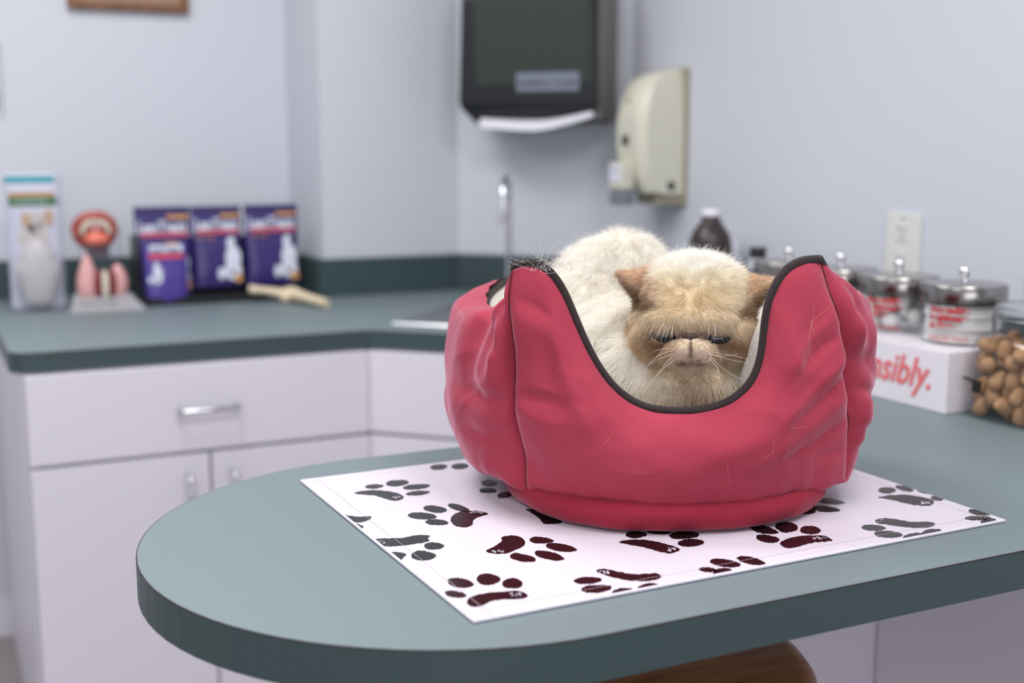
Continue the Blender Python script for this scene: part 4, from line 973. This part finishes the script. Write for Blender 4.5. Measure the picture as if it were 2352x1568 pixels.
# ------------------------------------------------------------------ right counter goods
BZ = CT + .091
wb = thing('white_riser_box', (1.42, 1.72, CT), 'long white box with red lettering carrying the row of glass jars', 'box')
MB().b2((1.325, 1.272, CT + .0005), (1.535, 2.08, BZ), .0015).out('body', M['boxw'], wb)
lettering('drink responsibly.', 'lettering', (1.3238, 1.302, CT + .032), (0, -1, 0), (0, 0, 1), .063, M['redtext2'], wb, .0002, .30, 'RIGHT', .0010, .84)
jars = [(1.345, 'cotton_pads', 'white gauze pads', 'glass jar of gauze pads with chrome lid, standing beside the treat jar', 'GAUZE PADS'),
        (1.482, 'balls', 'cotton', 'glass jar of cotton balls with chrome lid, seen just right of the red bed', 'COTTON BALLS'),
        (1.622, 'swabs', '', 'glass jar with chrome lid, mostly hidden behind the right peak of the red bed', 'COTTON SWABS'),
        (1.760, 'brown', '', 'glass jar with brown contents and chrome lid, nearest the small black-capped bottle', 'TONGUE BLADES')]
for jy, kind, _, lab, cap in jars:
    jx = 1.425; j = thing('glass_jar', (jx, jy, BZ), lab, 'jar', 'chrome lidded glass jars on the white box')
    MB().lathe((jx, jy, BZ), [(.050, .0005), (.060, .003), (.0625, .010), (.0625, .052), (.058, .060), (.056, .066)], 48, cap=False, sq=0).out('glass_body', M['glass'], j, True)
    MB().lathe((jx, jy, BZ), [(.060, .064), (.0635, .064), (.0640, .068), (.0640, .086), (.0620, .0895), (.030, .0905), (.0, .0908)], 56, cap=False).out('lid', M['lidchrome'], j, True)
    MB().lathe((jx, jy, BZ), [(.0, .0905), (.0045, .091), (.0040, .098), (.0075, .102), (.0085, .107), (.0075, .112), (.004, .115), (.0, .1155)], 20, cap=False).out('knob', M['chrome'], j, True)
    ux_ = np.array([-.25, -.97, 0]); nn_ = np.array([-.97, .25, 0])
    for li, (tx, sz, mt) in enumerate([('Accessible', .0135, 'redtext'), ('healthcare', .0135, 'redtext'), ('at Free', .0135, 'redtext'), (cap, .0115, 'redtext')]):
        for ci, ch in enumerate(tx):                                        # lettering follows the curved glass
            pass
        cuv = math.radians(186)
        wtxt = .062; z_ = BZ + (.050, .0385, .027, .0075)[li]
        me_c = bpy.data.curves.new('tmpt', 'FONT'); me_c.body = tx; me_c.size = sz; me_c.extrude = .0001; me_c.offset = .0006 if li < 3 else .0
        ot = bpy.data.objects.new('tmpt', me_c); COL.objects.link(ot); dg = bpy.context.evaluated_depsgraph_get(); mt_ = bpy.data.meshes.new_from_object(ot.evaluated_get(dg)); bpy.data.objects.remove(ot)
        n_ = len(mt_.vertices); c_ = np.empty(n_ * 3, np.float32); mt_.vertices.foreach_get('co', c_); c_ = c_.reshape(-1, 3).astype(float)
        sxs = .060 / max(c_[:, 0].max(), 1e-6) if li in (0, 1, 3) else 1.0
        ang = math.radians(178) + (c_[:, 0] * sxs) / .0632 ; rad_ = .0632 + c_[:, 2]
        wv = np.c_[jx + rad_ * np.cos(ang), jy + rad_ * np.sin(ang), z_ + c_[:, 1]]
        mt_.vertices.foreach_set('co', wv.astype(np.float32).ravel()); mt_.materials.clear()
        link('lettering', mt_, M[mt], j)
    if kind == 'cotton_pads':
        for q_ in range(9):
            r_ = .0555 - .001 * (q_ % 3); tag(MB().lathe((jx + rng.uniform(-.002, .002), jy + rng.uniform(-.002, .002), BZ + .0035 + q_ * .0064), [(r_ - .003, 0), (r_, .0012), (r_, .0045), (r_ - .003, .0056)], 30).out('gauze_pad', M['cotton'], None, True), 'round white gauze pad stacked inside the jar beside the treat jar', 'gauze pad', 'gauze pads in the jar')
    elif kind in ('balls', 'swabs'):
        cnt = 0; put = []
        for q_ in range(4000):
            r_ = .0125; a_ = rng.uniform(0, 2 * PI); rr_ = .0478 * rng.random() ** .35; c = np.array([jx + rr_ * math.cos(a_), jy + rr_ * math.sin(a_), BZ + .014 + rng.uniform(0, .040)])
            if all(np.linalg.norm(c - p) > .0232 for p in put):
                put.append(c)
        for c in put:
            if kind == 'balls': tag(MB().ell(c, (.0128, .0128, .0122), None, 14, 10).out('cotton_ball', M['cotton'], None, True), 'white cotton ball in the jar just right of the red bed', 'cotton ball', 'cotton balls in the jar')
            else: tag(MB().ell(c, (.0128, .0128, .0122), None, 14, 10).out('cotton_ball', M['cotton'], None, True), 'white cotton ball in the jar hidden behind the right peak of the bed', 'cotton ball', 'cotton balls in the hidden jar')
    else:
        tag(MB().lathe((jx, jy, BZ), [(.0, .003), (.052, .003), (.056, .01), (.056, .040), (.050, .048), (.0, .050)], 40, cap=False).out('jar_filling', M['brownfill'], None, True), 'brown loose filling inside the jar farthest along the white box', 'jar contents', kind='stuff')
# bottles
def bottle(c, prof, m, capprof, capm, label, name='bottle', extra=None):
    t = thing(name, tuple(c), label, 'bottle'); MB().lathe(c, prof, 44).out('body', m, t, True); MB().lathe(c, capprof, 32).out('cap', capm, t, True); return t
bc_ = atZ(1628, 700, CT); 
def ground(px, fwd): 
    rgt = (px - 1176) / FPX * fwd * 1.01; p = CAM[:2] + FHh * fwd + RTh * rgt; return p
b1 = ground(1627, 2.62)
bottle((b1[0], b1[1], CT), [(.042, .0005), (.0465, .004), (.0465, .175), (.045, .190), (.037, .208), (.024, .225), (.0200, .230), (.0200, .240)], M['brownb'], [(.0205, .241), (.0205, .253), (.0190, .255), (.0, .2555)], M['whiteb'], 'large brown plastic bottle with white cap standing behind the cat on the right counter')
b2 = ground(1664, 2.72)
bottle((b2[0], b2[1], CT), [(.027, .0005), (.030, .004), (.030, .150), (.026, .175), (.014, .187), (.012, .193)], M['whiteb'], [(.014, .1935), (.014, .207), (.0, .209)], M['whiteb'], 'white plastic bottle half hidden behind the large brown bottle')
b3 = ground(1736, 2.43)
b3t = bottle((b3[0], b3[1], BZ), [(.0175, .0005), (.019, .003), (.019, .060), (.0165, .070), (.0150, .076)], mat('pale_vial_plastic', (186, 190, 196), .3), [(.0165, .0765), (.0165, .095), (.0155, .097), (.0, .0972)], M['black'], 'small pale bottle with black cap on the far end of the white box')
MB().lathe((b3[0], b3[1], BZ), [(.0192, .028), (.0195, .029), (.0195, .052), (.0192, .053)], 36, cap=False).out('label_wrap', mat('dark_bottle_label', (92, 100, 106), .5), b3t, True)
# treat jar with clamp lid
tj = np.array([1.418, 1.184]); TJ = thing('treat_jar', (tj[0], tj[1], CT), 'square glass jar of brown dog biscuits with a clamp lid at the right edge', 'jar')
MB().lathe((*tj, CT), [(.064, .0008), (.078, .004), (.082, .014), (.082, .098), (.079, .112), (.066, .124), (.060, .130), (.060, .150), (.063, .153)], 64, cap=False, sq=4, rz=0).out('glass_body', M['glass'], TJ, True)
MB().lathe((*tj, CT), [(.0, .001), (.066, .001), (.066, .005), (.0, .006)], 64, cap=False, sq=4, rz=0).out('glass_base', M['glass'], TJ, True)
lidm = MB().lathe((*tj, CT), [(.064, .155), (.066, .160), (.064, .166), (.036, .170), (.028, .176), (.028, .178), (.033, .182), (.034, .203), (.031, .208), (.0, .210)], 48, cap=False).out('glass_lid', M['glass'], TJ, True)
MB().lathe((*tj, CT), [(.0605, .1525), (.0655, .1525), (.0655, .156), (.0605, .156)], 48).out('gasket', M['rubber'], TJ, True)
wr = MB(); wr.tube([(tj[0] + .0645 * math.cos(2 * PI * k / 40), tj[1] + .0645 * math.sin(2 * PI * k / 40), CT + .146) for k in range(40)], .0016, 8, closed=True)
wr.tube([(tj[0] + .0675 * math.cos(2 * PI * k / 40), tj[1] + .0675 * math.sin(2 * PI * k / 40), CT + .162) for k in range(40)], .0016, 8, closed=True); wr.out('wire_bail', M['steel'], TJ, True)
ang = math.atan2(.45, -.89); e1 = np.array([math.cos(ang), math.sin(ang), 0])
cp = np.array([tj[0], tj[1], CT]) + e1 * .069
MB().tube([cp + np.array([0, 0, .164]), cp + e1 * .006 + np.array([0, 0, .150]), cp + e1 * .004 + np.array([0, 0, .125])], .0026, 8).out('clasp', M['steel'], TJ, True)
ang2 = math.radians(180 - 36)
# biscuits: packed, each its own object
proto = None; put = []
def sq_r(a, r, p=4): c_, s_ = abs(math.cos(a)), abs(math.sin(a)); return r / (c_ ** p + s_ ** p) ** (1 / p)
lvl = 0
for q_ in range(60000):
    z = rng.uniform(.016, .108); a_ = rng.uniform(0, 2 * PI); R_ = sq_r(a_, .069 if z < .098 else .066); r_ = R_ * (rng.random() ** .28)
    c = np.array([tj[0] + r_ * math.cos(a_), tj[1] + r_ * math.sin(a_), CT + z])
    if all(np.linalg.norm((c - p) * np.array([1, 1, 1.0])) > .0228 for p in put): put.append(c)
    if len(put) >= 150: break
for c in put:
    if proto is None:
        bm = MB(); bm.ell((0, 0, 0), (.0165, .0112, .0108), None, 20, 14, fn=lambda v: np.array([math.copysign(abs(v[0] / .0165) ** .75, v[0]) * .0165, v[1] * (1 + .06 * math.sin(v[0] * 380)), math.copysign(abs(v[2] / .0108) ** .85, v[2]) * .0108]))
        bmesh.ops.recalc_face_normals(bm.bm, faces=bm.bm.faces); me = bpy.data.meshes.new('dog_biscuit'); bm.bm.to_mesh(me); bm.bm.free()
        me.materials.append(M['treat']); me.polygons.foreach_set('use_smooth', [True] * len(me.polygons)); proto = bpy.data.objects.new('dog_biscuit', me); COL.objects.link(proto); o = proto
        tag(o, 'brown nugget shaped dog biscuit inside the clamp lid jar', 'dog biscuit', 'dog biscuits in the clamp lid jar')
    else: o = proto.copy(); COL.objects.link(o)
    o.location = c; o.rotation_euler = tuple(rng.uniform(0, PI, 3))
kb = MB(); kb.box((1.333, 1.225, CT + .050), (.006, .014, .018), 0, .002); kb.tube([(1.333, 1.230, CT + .056), (1.328, 1.245, CT + .060)], .0022, 8)
kb.out('latch', M['black'], TJ)
# ------------------------------------------------------------------ ceiling lights
def area(name, loc, sx, sy, power, col, rot=(0, 0, 0)):
    l = bpy.data.lights.new(name, 'AREA'); l.shape = 'RECTANGLE'; l.size = sx; l.size_y = sy; l.energy = power; l.color = col
    o = bpy.data.objects.new(name, l); COL.objects.link(o); o.location = loc; o.rotation_euler = rot; return o
for i, (x, y, pw) in enumerate(((.2, 2.05, 26), (-.9, .3, 17), (.8, .3, 25), (-1.3, 2.0, 12))):
    t = thing('ceiling_light', (x, y, ZC - .03), 'recessed white ceiling light panel, ' + ('above the back counter', 'above the camera side', 'above the peninsula front', 'above the left side of the room')[i], 'ceiling light')
    MB().b2((x - .32, y - .62, ZC - .012), (x + .32, y + .62, ZC - .0005), .002).out('frame', M['cab'], t)
    area('light_source', (x, y, ZC - .02), .58, 1.15, pw, (.98, .98, 1.0))
# daylight from the open side of the room behind the camera (a large window in the front wall)
area('window_light', (-.9, YF + .06, 1.5), 2.6, 1.5, 38, (.92, .94, 1.0), (math.radians(90), 0, 0))
wn = thing('window_1', (-.9, YF + .01, .75), 'wide white framed window in the wall behind the camera', 'window'); wn['kind'] = 'structure'
del wn['category']; del wn['label']
wf = MB()
for lo, hi in (((-2.25, YF + .001, .70), (.45, YF + .04, .75)), ((-2.25, YF + .001, 2.25), (.45, YF + .04, 2.30)), ((-2.25, YF + .001, .75), (-2.20, YF + .04, 2.25)), ((.40, YF + .001, .75), (.45, YF + .04, 2.25))): wf.b2(lo, hi)
wf.out('window_frame', M['cab'], wn)
wd = bpy.data.worlds.new('world'); S.world = wd; wd.use_nodes = True; wd.node_tree.nodes['Background'].inputs[0].default_value = (.8, .85, 1, 1); wd.node_tree.nodes['Background'].inputs[1].default_value = .3
# ------------------------------------------------------------------ camera
cam = bpy.data.cameras.new('camera'); co = bpy.data.objects.new('camera', cam); COL.objects.link(co)
cam.sensor_width = 36; cam.lens = FPX / 2352 * 36; cam.clip_start = .05
co.matrix_world = Matrix((tuple(RT) , tuple(UP), tuple(-FW))).transposed().to_4x4(); co.location = Vector(CAM)
cam.dof.use_dof = True; cam.dof.focus_distance = 1.21; cam.dof.aperture_fstop = 2.8
S.camera = co
S.view_settings.view_transform = 'Standard'; S.view_settings.look = 'None'; S.view_settings.exposure = -.02; S.view_settings.gamma = 1
S.cycles.transparent_max_bounces = 32; S.cycles.max_bounces = 8; S.cycles.diffuse_bounces = 4; S.cycles.caustics_reflective = False; S.cycles.caustics_refractive = False
